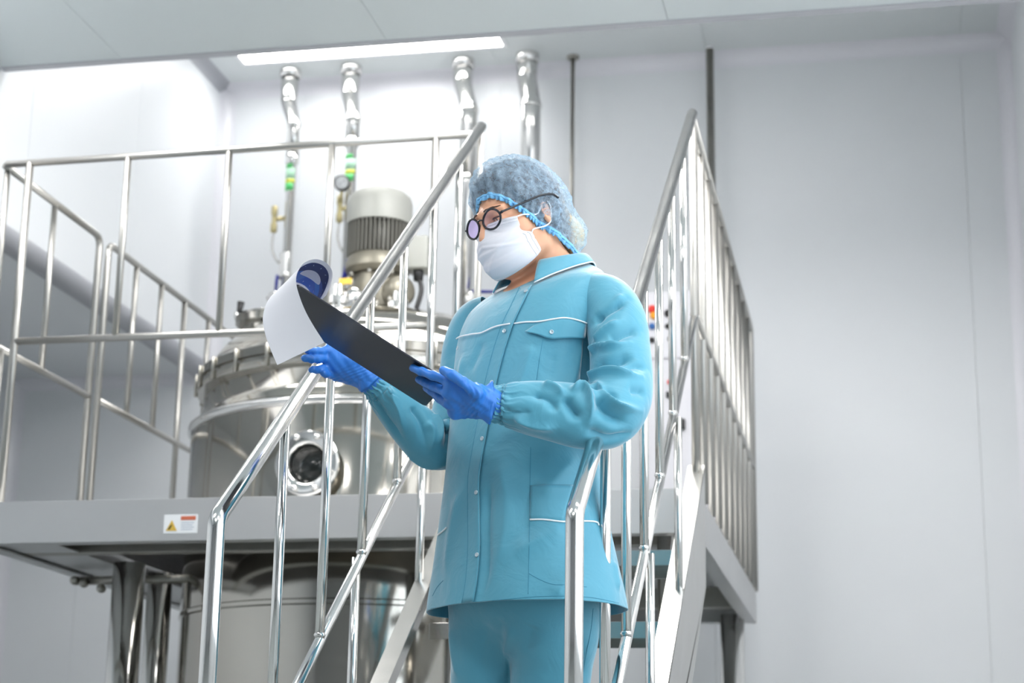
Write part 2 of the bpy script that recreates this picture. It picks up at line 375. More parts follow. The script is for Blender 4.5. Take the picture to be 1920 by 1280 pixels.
one('top_rail', tube(fillet([(XRR, 5.95, ZR+.005), (XRR, 8.66, ZR-.01), (XRR, 8.66, ZT)], .04), .0165, 16), M['rail2'], ra)
rod((XRR, 5.97, ZM), (XRR, 8.66, ZM-.005), .0145, 'middle_rail', M['rail2'], ra)
for i in range(10):
    Y = 5.99+i*.272
    rod((XRR, Y, ZT), (XRR, Y, ZR), .0135, 'upright', M['rail2'], ra)

def stair_rail(X, sgn, label):
    t = empty('stair_railing', (X, 4.7, 0), label, 'railing', 'stair handrails')
    top = np.array((X, Yt+.005, Zt+.004))
    one('handrail', tube(fillet([(X, Yb, Zb-1.22), (X, Yb, Zb), top], .045, 8), .0187, 24), M['steel'], t)
    # weld line round the lower bend
    for yy, dz in ((Yb, -.052), (Yb+.042, None)):
        pass
    lo = lambda Y: Zb+SL*(Y-Yb)-.735
    one('lower_rail', tube([(X, Yb, lo(Yb)), (X, Yt+.02, lo(Yt+.02))], .0135, 18), M['steel'], t)
    for i in range(7):
        Y = Yb+.405+.333*i
        hz = Zb+SL*(Y-Yb)
        if Y < Yt: 
            one('baluster', tube([(X, Y, lo(Y)), (X, Y, hz)], .0122, 18), M['steel'], t)
            one('weld', lathe([(.0125, -.004), (.0155, .0), (.0125, .006)], (X, Y, lo(Y)+.014), 18, closed=False), M['steel'], t)
        if i in (0, 2, 4): one('post', tube([(X+sgn*.014, Y, hz-1.30), (X+sgn*.014, Y, lo(Y))], .0122, 18), M['steel'], t)
    one('post', tube([(X, Yt, ZT), (X, Yt, Zt-.01)], .0122, 18), M['rail2'], t)
    return t
stair_rail(Xl, -1, 'polished steel stair handrail on the left, behind the clipboard')
stair_rail(Xr, 1, 'polished steel stair handrail on the right, under the elbow')
st = empty('staircase', ((Xl+Xr)/2, 4.8, 0), 'steel staircase with folded treads leading up to the platform', 'stairs')
NR = 7; RISE = ZT/NR; RUN = RISE/SL
def stringer(X, w, top_off, dep):
    y0, y1 = Yb-.15, Yt+.03
    zt = lambda y: Zb+SL*(y-Yb)-top_off
    mb = MB(); t = .006
    def slab(xa, xb, o0, o1):
        P = [(xa, y0, max(.0, zt(y0)-o0)), (xa, y1, zt(y1)-o0), (xa, y1, zt(y1)-o1), (xa, y0, max(.0, zt(y0)-o1))]
        yf = Yb+(top_off+o1-Zb)/SL
        P = [(xa, y0, zt(y0)-o0), (xa, y1, zt(y1)-o0), (xa, y1, zt(y1)-o1), (xa, max(yf, y0+.05), max(0.0, zt(max(yf, y0+.05))-o1)), (xa, y0, 0)] if o1 > .05 else P
        mb.add(*prism(P, (xb-xa, 0, 0)), False)
    slab(X-w/2, X-w/2+t, 0, dep) if X < -1 else slab(X+w/2-t, X+w/2, 0, dep)
    slab(X-w/2, X+w/2, -.0, .012)
    return mb.build('stringer', M['steel2'], st)
stringer(Xl, .05, 1.21, .16)
stringer(Xr, .055, 1.255, .40)
for k in range(1, NR):
    zt = ZT-RISE*k; yn = Yp-.01-RUN*k
    mb = MB(); mb.add(*box(np.array((Xl+.03, yn, zt-.004)), np.array((Xr-.03, yn+RUN+.03, zt)), .001), False)
    mb.add(*box(np.array((Xl+.03, yn-.003, zt-.048)), np.array((Xr-.03, yn, zt)), .001), False)
    mb.add(*box(np.array((Xl+.03, yn+RUN+.03, zt-.04)), np.array((Xr-.03, yn+RUN+.033, zt)), .001), False)
    mb.build('tread', M['steel2'], st)
# ------------------------------------------------------------------ tank with agitator
tk = empty('mixing_tank', (TX, TY, 0), 'big polished stainless steel mixing tank standing through the platform', 'tank')
zj = CZ+1.57
body = autosmooth(one('vessel_wall', lathe([(.02, CZ-.62), (.35, CZ-.56), (.60, CZ-.44), (.72, CZ-.30), (TR, CZ-.12), (TR, CZ+.78), (TR+.006, CZ+.785), (TR+.006, CZ+.80), (TR, CZ+.805), (TR, zj-.02), (TR-.008, zj), (.735, zj+.035), (.722, zj+.06), (.722, CZ+1.72)], (TX, TY, 0), 96), M['tank'], tk), 50)
one('weld_band', lathe([(TR+.001, zj-.035), (TR+.014, zj-.025), (TR+.014, zj-.008), (TR-.004, zj+.006)], (TX, TY, 0), 96, closed=False), M['steel'], tk)
fl = autosmooth(one('flange', lathe([(.70, CZ+1.705), (.748, CZ+1.705), (.752, CZ+1.71), (.752, CZ+1.738), (.742, CZ+1.742), (.742, CZ+1.752), (.752, CZ+1.756), (.752, CZ+1.79), (.746, CZ+1.796), (.70, CZ+1.796)], (TX, TY, 0), 96), M['tank'], tk), 40)
for i in range(28):
    t = 2*math.pi*(i+.5)/28; p = np.array((TX+.757*math.cos(t), TY+.757*math.sin(t), CZ+1.748))
    one('bolt', lathe([(.007, -.045), (.007, .045), (.004, .048)], p, 10), M['dull'], fl)
dome = [(.715, CZ+1.79)]+[(.70*math.cos(a), CZ+1.80+.27*math.sin(a)) for a in np.linspace(.03, math.pi/2-.02, 20)]
dm = one('dome', lathe(dome, (TX, TY, 0), 96), M['tank'], tk)
# sight port on the shell
pd = onY(597, 880, TY-.70); ang = math.atan2(pd[1]-TY, pd[0]-TX)
ax = np.array((math.cos(ang), math.sin(ang), 0)); pc = np.array((TX, TY, pd[2]))+ax*(TR-.03)
sp = autosmooth(one('sight_port', lathe([(.088, 0), (.088, .075), (.122, .075), (.124, .08), (.124, .098), (.118, .104), (.084, .104), (.076, .098), (.07, .085), (.07, .02)], pc, 48, ax, closed=False), M['steel'], tk), 40)
one('glass', lathe([(.0, .055), (.072, .055), (.072, .06), (.0, .06)], pc, 40, ax), mat('sight_glass', (.015, .018, .017, 1), .06, 0), sp)
side = np.cross(ax, (0, 0, 1))
for i in range(8):
    t = 2*math.pi*(i+.5)/8; p = pc+ax*.104+.103*(math.cos(t)*side+math.sin(t)*np.array((0, 0, 1)))
    one('bolt', lathe([(.012, 0), (.012, .010), (.007, .016)], p, 10, ax), M['steel'], sp)
# manway with a hinged clamp and black knob on the dome
mp = onY(476, 612, TY-.1)
mw = autosmooth(one('manway', lathe([(.10, -.10), (.10, .03), (.135, .03), (.135, .06), (.12, .075), (.05, .095), (.0, .1)], (mp[0]+.06, TY-.1, mp[2]-.03), 40), M['tank'], tk), 40)
h0 = onY(486, 596, TY-.15); h1 = onY(446, 597, TY-.15); h2 = onY(448, 590, TY-.15); h3 = onY(452, 566, TY-.15)
one('clamp_arm', tube(spline([h0, h1+np.array((0, 0, .01)), h2], 5), .018, 12), M['steel'], mw)
one('knob', tube([h2, h2*.6+h3*.4, h3], [.011, .012, .016], 12), M['black'], mw)
# nozzles and valves on the dome
for px, py, hh, rr in ((632, 596, .14, .035), (690, 606, .10, .05), (745, 600, .12, .03), (800, 628, .10, .03), (850, 640, .08, .045)):
    p = onY(px, py, TY-.12)
    nz = autosmooth(one('nozzle', lathe([(rr, -.12), (rr, hh*.4), (rr*1.5, hh*.4), (rr*1.5, hh*.62), (rr*.9, hh*.62), (rr*.8, hh), (.0, hh*1.05)], p, 20), M['steel'], tk), 40)
    for i in range(4):
        t = math.pi/4+i*math.pi/2; q = p+np.array((rr*1.35*math.cos(t), rr*1.35*math.sin(t), hh*.6)); one('bolt', lathe([(.008, 0), (.008, .02), (.003, .025)], q, 8), M['dull'], nz)
p = onY(648, 527, TY-.14); one('yellow_tag', box(p-np.array((.028, .003, .014)), p+np.array((.028, .003, .014)), .002), M['yellow'], tk, False)
hd = MB(); a = onY(655, 488, TY); b = onY(645, 522, TY); hd.add(*tube([a, b], [.014, .011], 10)); hd.build('valve_lever', M['navyplas'], tk)

# motor
MX = onY(711, 430, TY)[0]; zz = lambda y: float(onY(712, y, TY)[2])
mo = empty('agitator_motor', (MX, TY, zz(500)), 'grey electric motor with cooling fins above the tank', 'motor')
z0, z1, z2, z3 = zz(497), zz(484), zz(416), zz(358)
autosmooth(one('fan_cover', lathe([(.139, z2-.02), (.141, z2), (.141, z3-.065), (.135, z3-.04), (.115, z3-.02), (.08, z3-.006), (.03, z3), (.0, z3)], (MX, TY, 0), 48), M['cowl'], mo), 50)
one('housing', lathe([(.112, z1-.01), (.112, z2)], (MX, TY, 0), 40), M['motor'], mo)
for i in range(44):
    t = 2*math.pi*i/44; c, s = math.cos(t), math.sin(t); u = np.array((c, s, 0)); v = np.array((-s, c, 0))
    P = [np.array((MX, TY, z1))+u*.111+v*.003, np.array((MX, TY, z1))+u*.135+v*.0018, np.array((MX, TY, z1))+u*.135-v*.0018, np.array((MX, TY, z1))+u*.111-v*.003]
    one('fin', prism(P, (0, 0, z2-z1-.004)), M['motor'], mo, False)
autosmooth(one('end_flange', lathe([(.09, z0-.05), (.12, z0-.05), (.14, z0-.03), (.14, z0), (.125, z1)], (MX, TY, 0), 40), M['gear'], mo), 35)
tb0 = onY(788, 478, TY-.02)
bx = one('terminal_box', box(tb0+np.array((-.05, -.06, -.075)), tb0+np.array((.045, .06, .07)), .01), M['cowl'], mo)
gl = one('cable_gland', lathe([(.02, -.03), (.022, 0), (.022, .02)], tb0+np.array((.0, -.02, -.09)), 14), M['black'], bx)
c = [tb0+np.array((0, -.02, -.1)), onY(790, 545, TY-.05), onY(778, 590, TY-.06), onY(772, 640, TY-.05)]
one('power_cable', tube(spline(c, 6), .0105, 10), M['black'], mo)
zg = zz(600)
gb = autosmooth(one('gearbox', lathe([(.13, zg-.10), (.13, zg-.07), (.075, zg-.06), (.075, zg+.01), (.105, zg+.04), (.115, zg+.10), (.10, z0-.06), (.10, z0-.045)], (MX, TY, 0), 40), M['gear'], mo), 35)
for i in range(8):
    t = 2*math.pi*i/8; one('bolt', lathe([(.010, 0), (.010, .018)], (MX+.125*math.cos(t), TY+.125*math.sin(t), z0-.07), 8), M['dull'], gb)
p = np.array((MX+.10, TY-.06, zg+.1))
one('side_gear_case', lathe([(.055, -.05), (.065, -.02), (.065, .05), (.045, .07)], p, 24, (.75, -.66, 0)), M['gear'], mo)
p = np.array((MX-.06, TY-.09, zg+.06))
one('side_gear_case', lathe([(.045, -.03), (.055, 0), (.055, .05), (.03, .06)], p, 24, (-.4, -.9, 0)), M['steel'], mo)

# ------------------------------------------------------------------ pipes on the rear wall
def jog_pipe(top, mid, low, r0, r1, r2, label, zend, low2=None):
    t = empty('vent_pipe', (top[0], top[1], zend), label, 'pipe', 'steel pipes rising to the ceiling')
    P = [np.array((top[0], top[1], ZC)), np.array((top[0], top[1], mid[0])), np.array((low[0], low[1], mid[1])), np.array((low[0], low[1], mid[2]))]
    up = fillet(P, .05, 5)
    one('upper_pipe', tube(up, np.interp(up[:, 2], [mid[2], mid[1], ZC], [r1, r1, r0]), 24), M['pipe'], t)
    one('ceiling_collar', lathe([(r0, -.05), (r0+.008, -.045), (r0+.008, 0)], (top[0], top[1], ZC), 24, closed=False), M['pipe'], t)
    one('joint_band', lathe([(r1, -.012), (r1+.005, -.01), (r1+.005, .01), (r1, .012)], (low[0], low[1], mid[1]-.01), 24, closed=False), M['pipe'], t)
    one('lower_pipe', tube([(low[0], low[1], mid[2]), (low[0], low[1], mid[2]-.05), (low[0], low[1], mid[2]-.06), (low[0], low[1], zend)], [r1, r1, r2, r2], 24), M['pipe'], t)
    return t
def pz(x, y, Y): return float(onY(x, y, Y)[2])
YPp = 9.10
def P2(x, y, Y=8.95): return onY(x, y, Y)
data = [((545, 131), (551, 240), (195, 232, 290), .052, .038, .027, 'thin polished pipe with a green label, nearest the left wall corner', 560),
        ((659, 124), (662, 240), (180, 222, 260), .052, .043, .030, 'polished pipe with a green label, beside the pressure gauge', 560),
        ((869, 112), (878, 240), (158, 205, 330), .054, .050, .046, 'polished pipe passing behind the top of the left handrail', 640),
        ((989, 102), (995, 240), (150, 195, 420), .057, .054, .052, 'thick polished pipe rising from behind the blue hair cap', 900)]
for tp, lw, ms, r0, r1, r2, lab, ye in data:
    T = onZ(tp[0], tp[1], ZC); Lw = P2(*lw)
    zs = [pz(tp[0], ms[0], T[1]), pz(lw[0], ms[1], 8.95), pz(lw[0], ms[2], 8.95)]
    pp = jog_pipe(T, zs, (Lw[0], 8.95), r0, r1, r2, lab, pz(lw[0], ye, 8.95))
    if lw[0] in (551, 662):
        zc = pz(lw[0], 335 if lw[0] == 551 else 318, 8.95)
        n = 14; w = math.radians(150); r = r2+.0025; c0 = math.atan2(-1, -.35)
        def band(za, zb, name, m, wd):
            V = []; 
            for i in range(n+1):
                a = c0-w*wd/2+w*wd*i/n
                for z in (za, zb):
                    for rr in (r, r+.0012): V.append((Lw[0]+rr*math.cos(a), 8.95+rr*math.sin(a), z))
            F = []
            for i in range(n):
                q = 4*i; F += [[q+1, q+5, q+7, q+3], [q, q+2, q+6, q+4], [q, q+4, q+5, q+1], [q+2, q+3, q+7, q+6]]
            F += [[0, 1, 3, 2], [4*n, 4*n+2, 4*n+3, 4*n+1]]
            return one(name, (V, F), m, pp)
        g = M.setdefault('green', mat('green_sticker', srgb(92, 206, 116), .45)); yl = M.setdefault('lime', mat('lime_sticker', srgb(222, 226, 84), .45)); wt = M['white']
        band(zc-.075, zc-.032, 'green_label', g, .8); band(zc-.032, zc-.008, 'lime_label', yl, 1); band(zc-.008, zc+.055, 'white_label', mat('mint_sticker', srgb(190, 236, 204), .45), 1); band(zc+.055, zc+.08, 'green_label', g, .6)
# brass tee with thin looped line on the first pipe
def brass_tee(px, py, qx, label):
    p = onY(px, py, 8.92); q = onY(qx, py-2, 8.95)
    t = empty('brass_valve', p, label, 'valve', 'small brass valves on the pipes')
    one('valve_body', lathe([(.012, -.075), (.018, -.07), (.018, -.03), (.013, -.02), (.013, .02), (.018, .03), (.018, .07), (.012, .075)], p, 16), M['brass'], t)
    one('branch', tube([p, p+(q-p)*.5, q], [.012, .014, .010], 12), M['brass'], t)
    one('loop_line', tube(spline([p+np.array((0, 0, -.07)), onY(px-4, py+55, 8.92), onY(px+5, py+78, 8.93), onY(qx-4, py+85, 8.95)], 6), .006, 8), M['steel2'], t)
    return t
brass_tee(514, 411, 536, 'small pale brass valve left of the first pipe'); brass_tee(637, 392, 660, 'small pale brass valve under the pressure gauge')
g = onY(641, 343, 8.85); t = empty('pressure_gauge', g, 'round pressure gauge with white dial and black rim', 'gauge')
dirc = np.array((.15, -1, -.1))
one('rim', lathe([(.034, -.02), (.043, -.018), (.043, .012), (.038, .014), (.037, .010)], g, 36, dirc, closed=False), M['black'], t)
one('dial', lathe([(.0, .004), (.0375, .004), (.0375, .0115), (.0, .0115)], g, 32, dirc), M['white'], t)
one('needle', tube([g+dirc*.0135+np.array((-.012, 0, -.01)), g+dirc*.0135+np.array((.018, 0, .014))], .0012, 6), M['black'], t)
one('back_plate', lathe([(.0, -.02), (.036, -.02), (.036, .003)], g, 32, dirc), M['black'], t)
one('stem', tube([g+np.array((0, .01, -.04)), onY(638, 378, 8.88)], .009, 10), M['brass'], t)
# elbow valve fittings with blue levers behind the clipboard and beside the mask
def lever(px0, py0, px1, py1, Y, label):
    a = onY(px0, py0, Y); b = onY(px1, py1, Y)
    t = empty('lever_valve', a, label, 'valve', 'valves with blue levers')
    one('lever', tube([a, a*.5+b*.5, b], [.011, .014, .012], 12, flat=.6), M['navyplas'], t)
    one('stem', lathe([(.016, -.05), (.016, -.01), (.02, 0), (.02, .02)], a+np.array((0, 0, -.03)), 14), M['steel'], t)
    q = onY(px0-8, py0+12, 8.95); one('valve_body', tube([a+np.array((0, 0, -.06)), q], .03, 16), M['steel'], t)
lever(517, 545, 520, 516, 8.93, 'blue lever valve at the foot of the first pipe, behind the paper')
lever(884, 546, 928, 547, 8.9, 'blue lever valve pointing right beside the face mask')
f = onY(536, 492, 8.95); t = empty('pipe_elbow', f, 'steel elbow fitting low on the first pipe', 'pipe fitting')
autosmooth(one('elbow_body', lathe([(.03, -.08), (.034, -.08), (.036, .0), (.034, .05), (.03, .05)], f, 20, closed=False), M['steel'], t))
one('coupling', lathe([(.034, -.09), (.042, -.088), (.042, -.07), (.034, -.068)], f, 20, closed=False), M['steel'], t)
# two thin hanger rods
def hanger(px, py, r, ye, label, cap):
    T = onY(px, py, 9.18); zb = pz(px, ye, 9.18)
    t = empty('ceiling_rod', (T[0], 9.18, zb), label, 'rod', 'rods hanging from the ceiling')
    one('rod', tube([(T[0], 9.18, ZC), (T[0], 9.18, zb)], r, 14), M['dull'], t)
    one('ceiling_plate', lathe([(cap, -.012), (cap, 0)], (T[0], 9.18, ZC), 20), M['dull'] if cap > .03 else M['white'], t)
hanger(1074, 122, .011, 800, 'thin grey rod hanging from the ceiling right of the hair cap', .034)
hanger(1331, 108, .021, 1150, 'thicker brown-grey rod behind the top of the right handrail', .028)

# ------------------------------------------------------------------ control cabinet behind the right handrail
YC = 8.55
a = onY(1212, 548, YC); b = onY(1345, 905, YC)
cb = empty('control_cabinet', ((a[0]+b[0])/2, YC, ZT), 'pale grey control cabinet with coloured push buttons behind the right handrail', 'cabinet')
x0, x1, zu, zd = a[0]-.04, min(b[0], XPR-.05), a[2], ZT
one('body', box(np.array((x0, YC, zd)), np.array((x1, YC+.075, zu)), .006), M['cabinet'], cb)
zs = pz(1260, 672, YC)
one('door', box(np.array((x0+.008, YC-.012, zs)), np.array((x1-.008, YC-.001, zu-.008)), .003), mat('cabinet_door', srgb(222, 222, 228), .4), cb)
one('lower_door', box(np.array((x0+.008, YC-.012, zd+.03)), np.array((x1-.008, YC-.001, zs-.006)), .003), M['cabinet'], cb)
for px, py, m, r, nm in ((1223, 580, 'red', .02, 'emergency_button'), (1226, 592, 'orange', .018, 'button'), (1223, 612, 'bluebut', .016, 'button'), (1223, 638, 'black', .014, 'button'), (1253, 588, 'black', .019, 'selector_switch'), (1252, 612, 'black', .013, 'button'), (1257, 636, 'black', .013, 'button'), (1307, 585, 'black', .012, 'button'), (1256, 717, 'red', .012, 'button')):
    p = onY(px, py, YC-.012); one(nm, lathe([(r, 0), (r, .012), (r*.8, .018), (0, .019)], p, 18, (0, -1, 0)), M[m], cb)
for px, py, w_, h_, m in ((1304, 752, .03, .1, 'navyplas'), (1275, 795, .05, .05, 'black'), (1255, 740, .03, .03, 'black'), (1330, 790, .04, .12, 'dull')):
    p = onY(px, py, YC-.02); one('display', box(p-np.array((w_/2, .01, h_/2)), p+np.array((w_/2, .004, h_/2)), .003), M[m], cb)
# ------------------------------------------------------------------ person
AH = np.array([math.cos(YAW), math.sin(YAW), 0.]); BH = np.array([-math.sin(YAW), math.cos(YAW), 0.])
def PT(x, y, b):
    """point seen at a pixel of the photograph, at horizontal distance b; in (across, away, height)"""
    r = ray(x, y); p = CAMP+r*(b/np.dot(r, BH)); return np.array([np.dot(p, AH), b, p[2]])
def toW(V): V = np.asarray(V, float); return V[..., 0:1]*AH+V[..., 1:2]*BH+np.array([0, 0, 1.])*V[..., 2:3]
def toP(W): W = np.asarray(W, float); return np.stack([W@AH, W@BH, W[..., 2]], -1)
FPOS = PT(985, 1150, 4.17); TREADZ = ZT-RISE*5
PO = toW(np.array([FPOS[0], 4.40, TREADZ]))            # where she stands
# --- signed distance modelling on a grid
class Grid:
    def __init__(s, lo, hi, h):
        s.lo = np.asarray(lo, float); s.h = h; s.n = np.ceil((np.asarray(hi)-s.lo)/h).astype(int)+1; s.D = np.full(s.n, .5, np.float32)
    def put(s, fn, lo, hi, k=.0, op='u'):
        i0 = np.clip(np.floor((np.asarray(lo)-s.lo)/s.h).astype(int), 0, s.n); i1 = np.clip(np.ceil((np.asarray(hi)-s.lo)/s.h).astype(int)+1, 0, s.n)
        if (i1 <= i0).any(): return
        ax = [s.lo[d]+s.h*np.arange(i0[d], i1[d]) for d in range(3)]
        P = np.stack(np.meshgrid(*ax, indexing='ij'), -1)
        d = fn(P); sl = tuple(slice(i0[j], i1[j]) for j in range(3)); D = s.D[sl]
        if op == 's': D2 = -D
        else: D2 = D
        if k > 0:
            hh = np.maximum(k-np.abs(D2-d), 0)/k; r = np.minimum(D2, d)-hh*hh*k/4
        else: r = np.minimum(D2, d)
        s.D[sl] = -r if op == 's' else r
    def cap(s, a, b, ra, rb=None, k=.015, op='u'):
        a = np.asarray(a, float); b = np.asarray(b, float); rb = ra if rb is None else rb; m = max(ra, rb)+k+.012
        def fn(P):
            ab = b-a; t = np.clip(((P-a)@ab)/max(1e-12, ab@ab), 0, 1); return np.linalg.norm(P-a-t[..., None]*ab, axis=-1)-(ra+(rb-ra)*t)
        s.put(fn, np.minimum(a, b)-m, np.maximum(a, b)+m, k, op)
    def ell(s, c, R, r, k=.02, op='u'):
        """ellipsoid with axes in the rows of R"""
        c = np.asarray(c, float); r = np.asarray(r, float); m = np.sqrt(((np.asarray(R)*r[:, None])**2).sum(0))+k+.012
        def fn(P):
            L = (P-c)@np.asarray(R).T; k0 = np.linalg.norm(L/r, axis=-1); k1 = np.linalg.norm(L/r**2, axis=-1)+1e-9; return k0*(k0-1)/k1
        s.put(fn, c-m, c+m, k, op)
    def mesh(s):
        D = s.D; S = D < 0; n = np.array(D.shape)
        cnt = np.zeros(n-1, np.int8)
        for i in (0, 1):
            for j in (0, 1):
                for k in (0, 1): cnt += S[i:n[0]-1+i, j:n[1]-1+j, k:n[2]-1+k]
        act = (cnt > 0) & (cnt < 8); ijk = np.argwhere(act); idx = np.full(n-1, -1, np.int64); idx[act] = np.arange(len(ijk))
        acc = np.zeros((len(ijk), 3)); cn = np.zeros(len(ijk))
        C = [(i, j, k) for i in (0, 1) for j in (0, 1) for k in (0, 1)]
        for a in C:
            for b in C:
                if a < b and sum(x != y for x, y in zip(a, b)) == 1:
                    d0 = D[ijk[:, 0]+a[0], ijk[:, 1]+a[1], ijk[:, 2]+a[2]].astype(float); d1 = D[ijk[:, 0]+b[0], ijk[:, 1]+b[1], ijk[:, 2]+b[2]].astype(float)
                    cr = (d0 < 0) != (d1 < 0); t = np.where(cr, d0/np.where(cr, d0-d1, 1), 0)
                    acc += cr[:, None]*(np.array(a)+t[:, None]*(np.array(b)-np.array(a))); cn += cr
        V = s.lo+s.h*(ijk+acc/np.maximum(cn, 1)[:, None]); F = []
        for ax in range(3):
            sl0 = [slice(1, -1)]*3; sl0[ax] = slice(0, -1); sl1 = [slice(1, -1)]*3; sl1[ax] = slice(1, None)
            A = S[tuple(sl0)]; B = S[tuple(sl1)]; e = np.argwhere(A != B)
            o = np.ones(3, int); o[ax] = 0; e0 = e+o; u = np.zeros(3, int); v = np.zeros(3, int); u[(ax+1) % 3] = 1; v[(ax+2) % 3] = 1
            q = np.stack([idx[tuple((e0-u-v).T)], idx[tuple((e0-v).T)], idx[tuple(e0.T)], idx[tuple((e0-u).T)]], 1)
            fl = A[tuple(e.T)]; q[~fl] = q[~fl][:, ::-1]; F.append(q)
        F = np.vstack(F); F = F[(F >= 0).all(1)]; us = np.unique(F); mp = np.full(len(V), -1); mp[us] = np.arange(len(us)); return V[us], mp[F]
def vnormals(V, F):
    F = np.asarray(F); n = np.cross(V[F[:, 2]]-V[F[:, 0]], V[F[:, 3]]-V[F[:, 1]]); N = np.zeros_like(V)
    for k in range(4): np.add.at(N, F[:, k], n)
    return N/(np.linalg.norm(N, axis=1)[:, None]+1e-12)
def smooth_mesh(V, F, it=1, lam=.5):
    F = np.asarray(F); E = np.vstack([F[:, [0, 1]], F[:, [1, 2]], F[:, [2, 3]], F[:, [3, 0]]])
    for _ in range(it):
        S = np.zeros_like(V); c = np.zeros(len(V)); np.add.at(S, E[:, 0], V[E[:, 1]]); np.add.at(S, E[:, 1], V[E[:, 0]]); np.add.at(c, E[:, 0], 1); np.add.at(c, E[:, 1], 1)
        V = V*(1-lam)+lam*S/np.maximum(c, 1)[:, None]
    return V
# --- materials
def cloth(name, col, rough=.75, sheen=.25, weave=900, wr=.25, tint=.04):
    m = mat(name, col, rough, noise=(7, tint)); nt = m.node_tree; b = nt.nodes['Principled BSDF']
    b.inputs['Sheen Weight'].default_value = sheen; b.inputs['Sheen Roughness'].default_value = .4
    tc = nt.nodes.new('ShaderNodeTexCoord'); wv = nt.nodes.new('ShaderNodeTexNoise'); wv.inputs['Scale'].default_value = weave; wv.inputs['Detail'].default_value = 2
    n2 = nt.nodes.new('ShaderNodeTexNoise'); n2.inputs['Scale'].default_value = 13; n2.inputs['Detail'].default_value = 3; n2.inputs['Distortion'].default_value = 1.2
    for n in (wv, n2): nt.links.new(tc.outputs['Object'], n.inputs['Vector'])
    b1 = nt.nodes.new('ShaderNodeBump'); b1.inputs['Strength'].default_value = .12; b1.inputs['Distance'].default_value = .0006
    b2 = nt.nodes.new('ShaderNodeBump'); b2.inputs['Strength'].default_value = wr; b2.inputs['Distance'].default_value = .012
    nt.links.new(wv.outputs['Fac'], b1.inputs['Height']); nt.links.new(n2.outputs['Fac'], b2.inputs['Height']); nt.links.new(b2.outputs[0], b1.inputs['Normal']); nt.links.new(b1.outputs[0], b.inputs['Normal'])
    return m
TEAL = srgb(78, 152, 175)
M['cloth'] = cloth('teal_workwear', TEAL, .56, .6)
M['seam'] = cloth('teal_seam', srgb(56, 128, 154), .9, .0)
M['piping'] = mat('white_piping', srgb(236, 240, 242), .6)
M['skin'] = mat('skin', srgb(214, 160, 128), .48, noise=(16, .05), bump=(180, .12, .001), **{'Subsurface Weight': .12, 'Subsurface Radius': (.012, .005, .003)})
M['glove'] = mat('nitrile_glove', srgb(48, 120, 206), .42, noise=(22, .05), bump=(55, .5, .004, (1, 1, .35)))
M['maskm'] = cloth('white_nonwoven', srgb(212, 212, 218), .8, .1, 1400, .12, .015)
M['maskm'].node_tree.nodes['Principled BSDF'].inputs['Subsurface Weight'].default_value = .15
M['maskm'].node_tree.nodes['Principled BSDF'].inputs['Subsurface Radius'].default_value = (.01, .008, .008)
M['frame'] = mat('black_acetate', srgb(22, 22, 30), .25)
M['shoe'] = mat('white_shoe', srgb(225, 228, 230), .5)
M['snap'] = mat('snap_ring', srgb(190, 205, 212), .3, .6)
M['brow'] = mat('brow_hair', srgb(74, 50, 38), .7)
M['eye'] = mat('eye_white', srgb(235, 232, 228), .2); M['iris'] = mat('iris_grey', srgb(84, 96, 96), .2)

# --- head pose
HS = 1.04; HC = np.array([.011, 4.12, CZ+1.388]); hp, hpi, hro = .849, .335, .115
fr0 = np.array([-math.sin(hp), -math.cos(hp), 0]); le0 = np.array([math.cos(hp), -math.sin(hp), 0]); up0 = np.array([0, 0, 1.])
HF = math.cos(hpi)*fr0-math.sin(hpi)*up0; u2 = math.cos(hpi)*up0+math.sin(hpi)*fr0
HL = math.cos(hro)*le0+math.sin(hro)*u2; HU = math.cos(hro)*u2-math.sin(hro)*le0
HM = np.array([HL, HF, HU])
def hl(l, f, u): return HC+HS*(l*HL+f*HF+u*HU)
def hV(L): return HC+HS*(np.asarray(L, float)@HM)
def hinv(P): return ((np.asarray(P)-HC)@HM.T)/HS
# --- torso frame
TH = math.radians(46); TF = np.array([-math.sin(TH), -math.cos(TH), 0]); TLf = np.array([math.cos(TH), -math.sin(TH), 0])

# joints
LSH = PT(1138, 575, 4.02); LEL = PT(1150, 775, 3.90); LWR = PT(915, 757, 3.84)
RSH = PT(893, 618, 4.26); REL = PT(822, 848, 4.22); RWR = PT(694, 708, 4.10)
# hand joints: (pixel x, y, distance) per finger from knuckle to tip
LH = {'index': [(848, 716, 3.785), (812, 704, 3.795), (790, 696, 3.81), (774, 690, 3.825)], 'middle': [(841, 736, 3.80), (812, 724, 3.83), (797, 717, 3.85), (786, 711, 3.865)],
      'ring': [(843, 756, 3.83), (822, 742, 3.87), (809, 733, 3.89), (800, 727, 3.905)], 'little': [(854, 772, 3.86), (836, 757, 3.90), (824, 748, 3.92), (816, 742, 3.93)],
      'thumb': [(893, 735, 3.78), (868, 716, 3.745), (846, 702, 3.75), (832, 694, 3.765)]}
RH = {'index': [(622, 654, 4.09), (604, 658, 4.07), (590, 658, 4.055), (578, 657, 4.045)], 'middle': [(613, 669, 4.09), (597, 673, 4.065), (583, 673, 4.045), (572, 671, 4.03)],
      'ring': [(618, 689, 4.10), (604, 692, 4.08), (593, 693, 4.065), (585, 693, 4.05)], 'little': [(632, 701, 4.12), (620, 703, 4.10), (611, 702, 4.08), (606, 700, 4.07)],
      'thumb': [(668, 676, 4.08), (652, 652, 4.09), (640, 632, 4.10), (632, 618, 4.10)]}
FR = {'index': (.0115, .0100, .0092, .0086), 'middle': (.0118, .0102, .0094, .0088), 'ring': (.0112, .0098, .0090, .0084), 'little': (.0102, .0088, .0082, .0076), 'thumb': (.0135, .0120, .0108, .0098)}
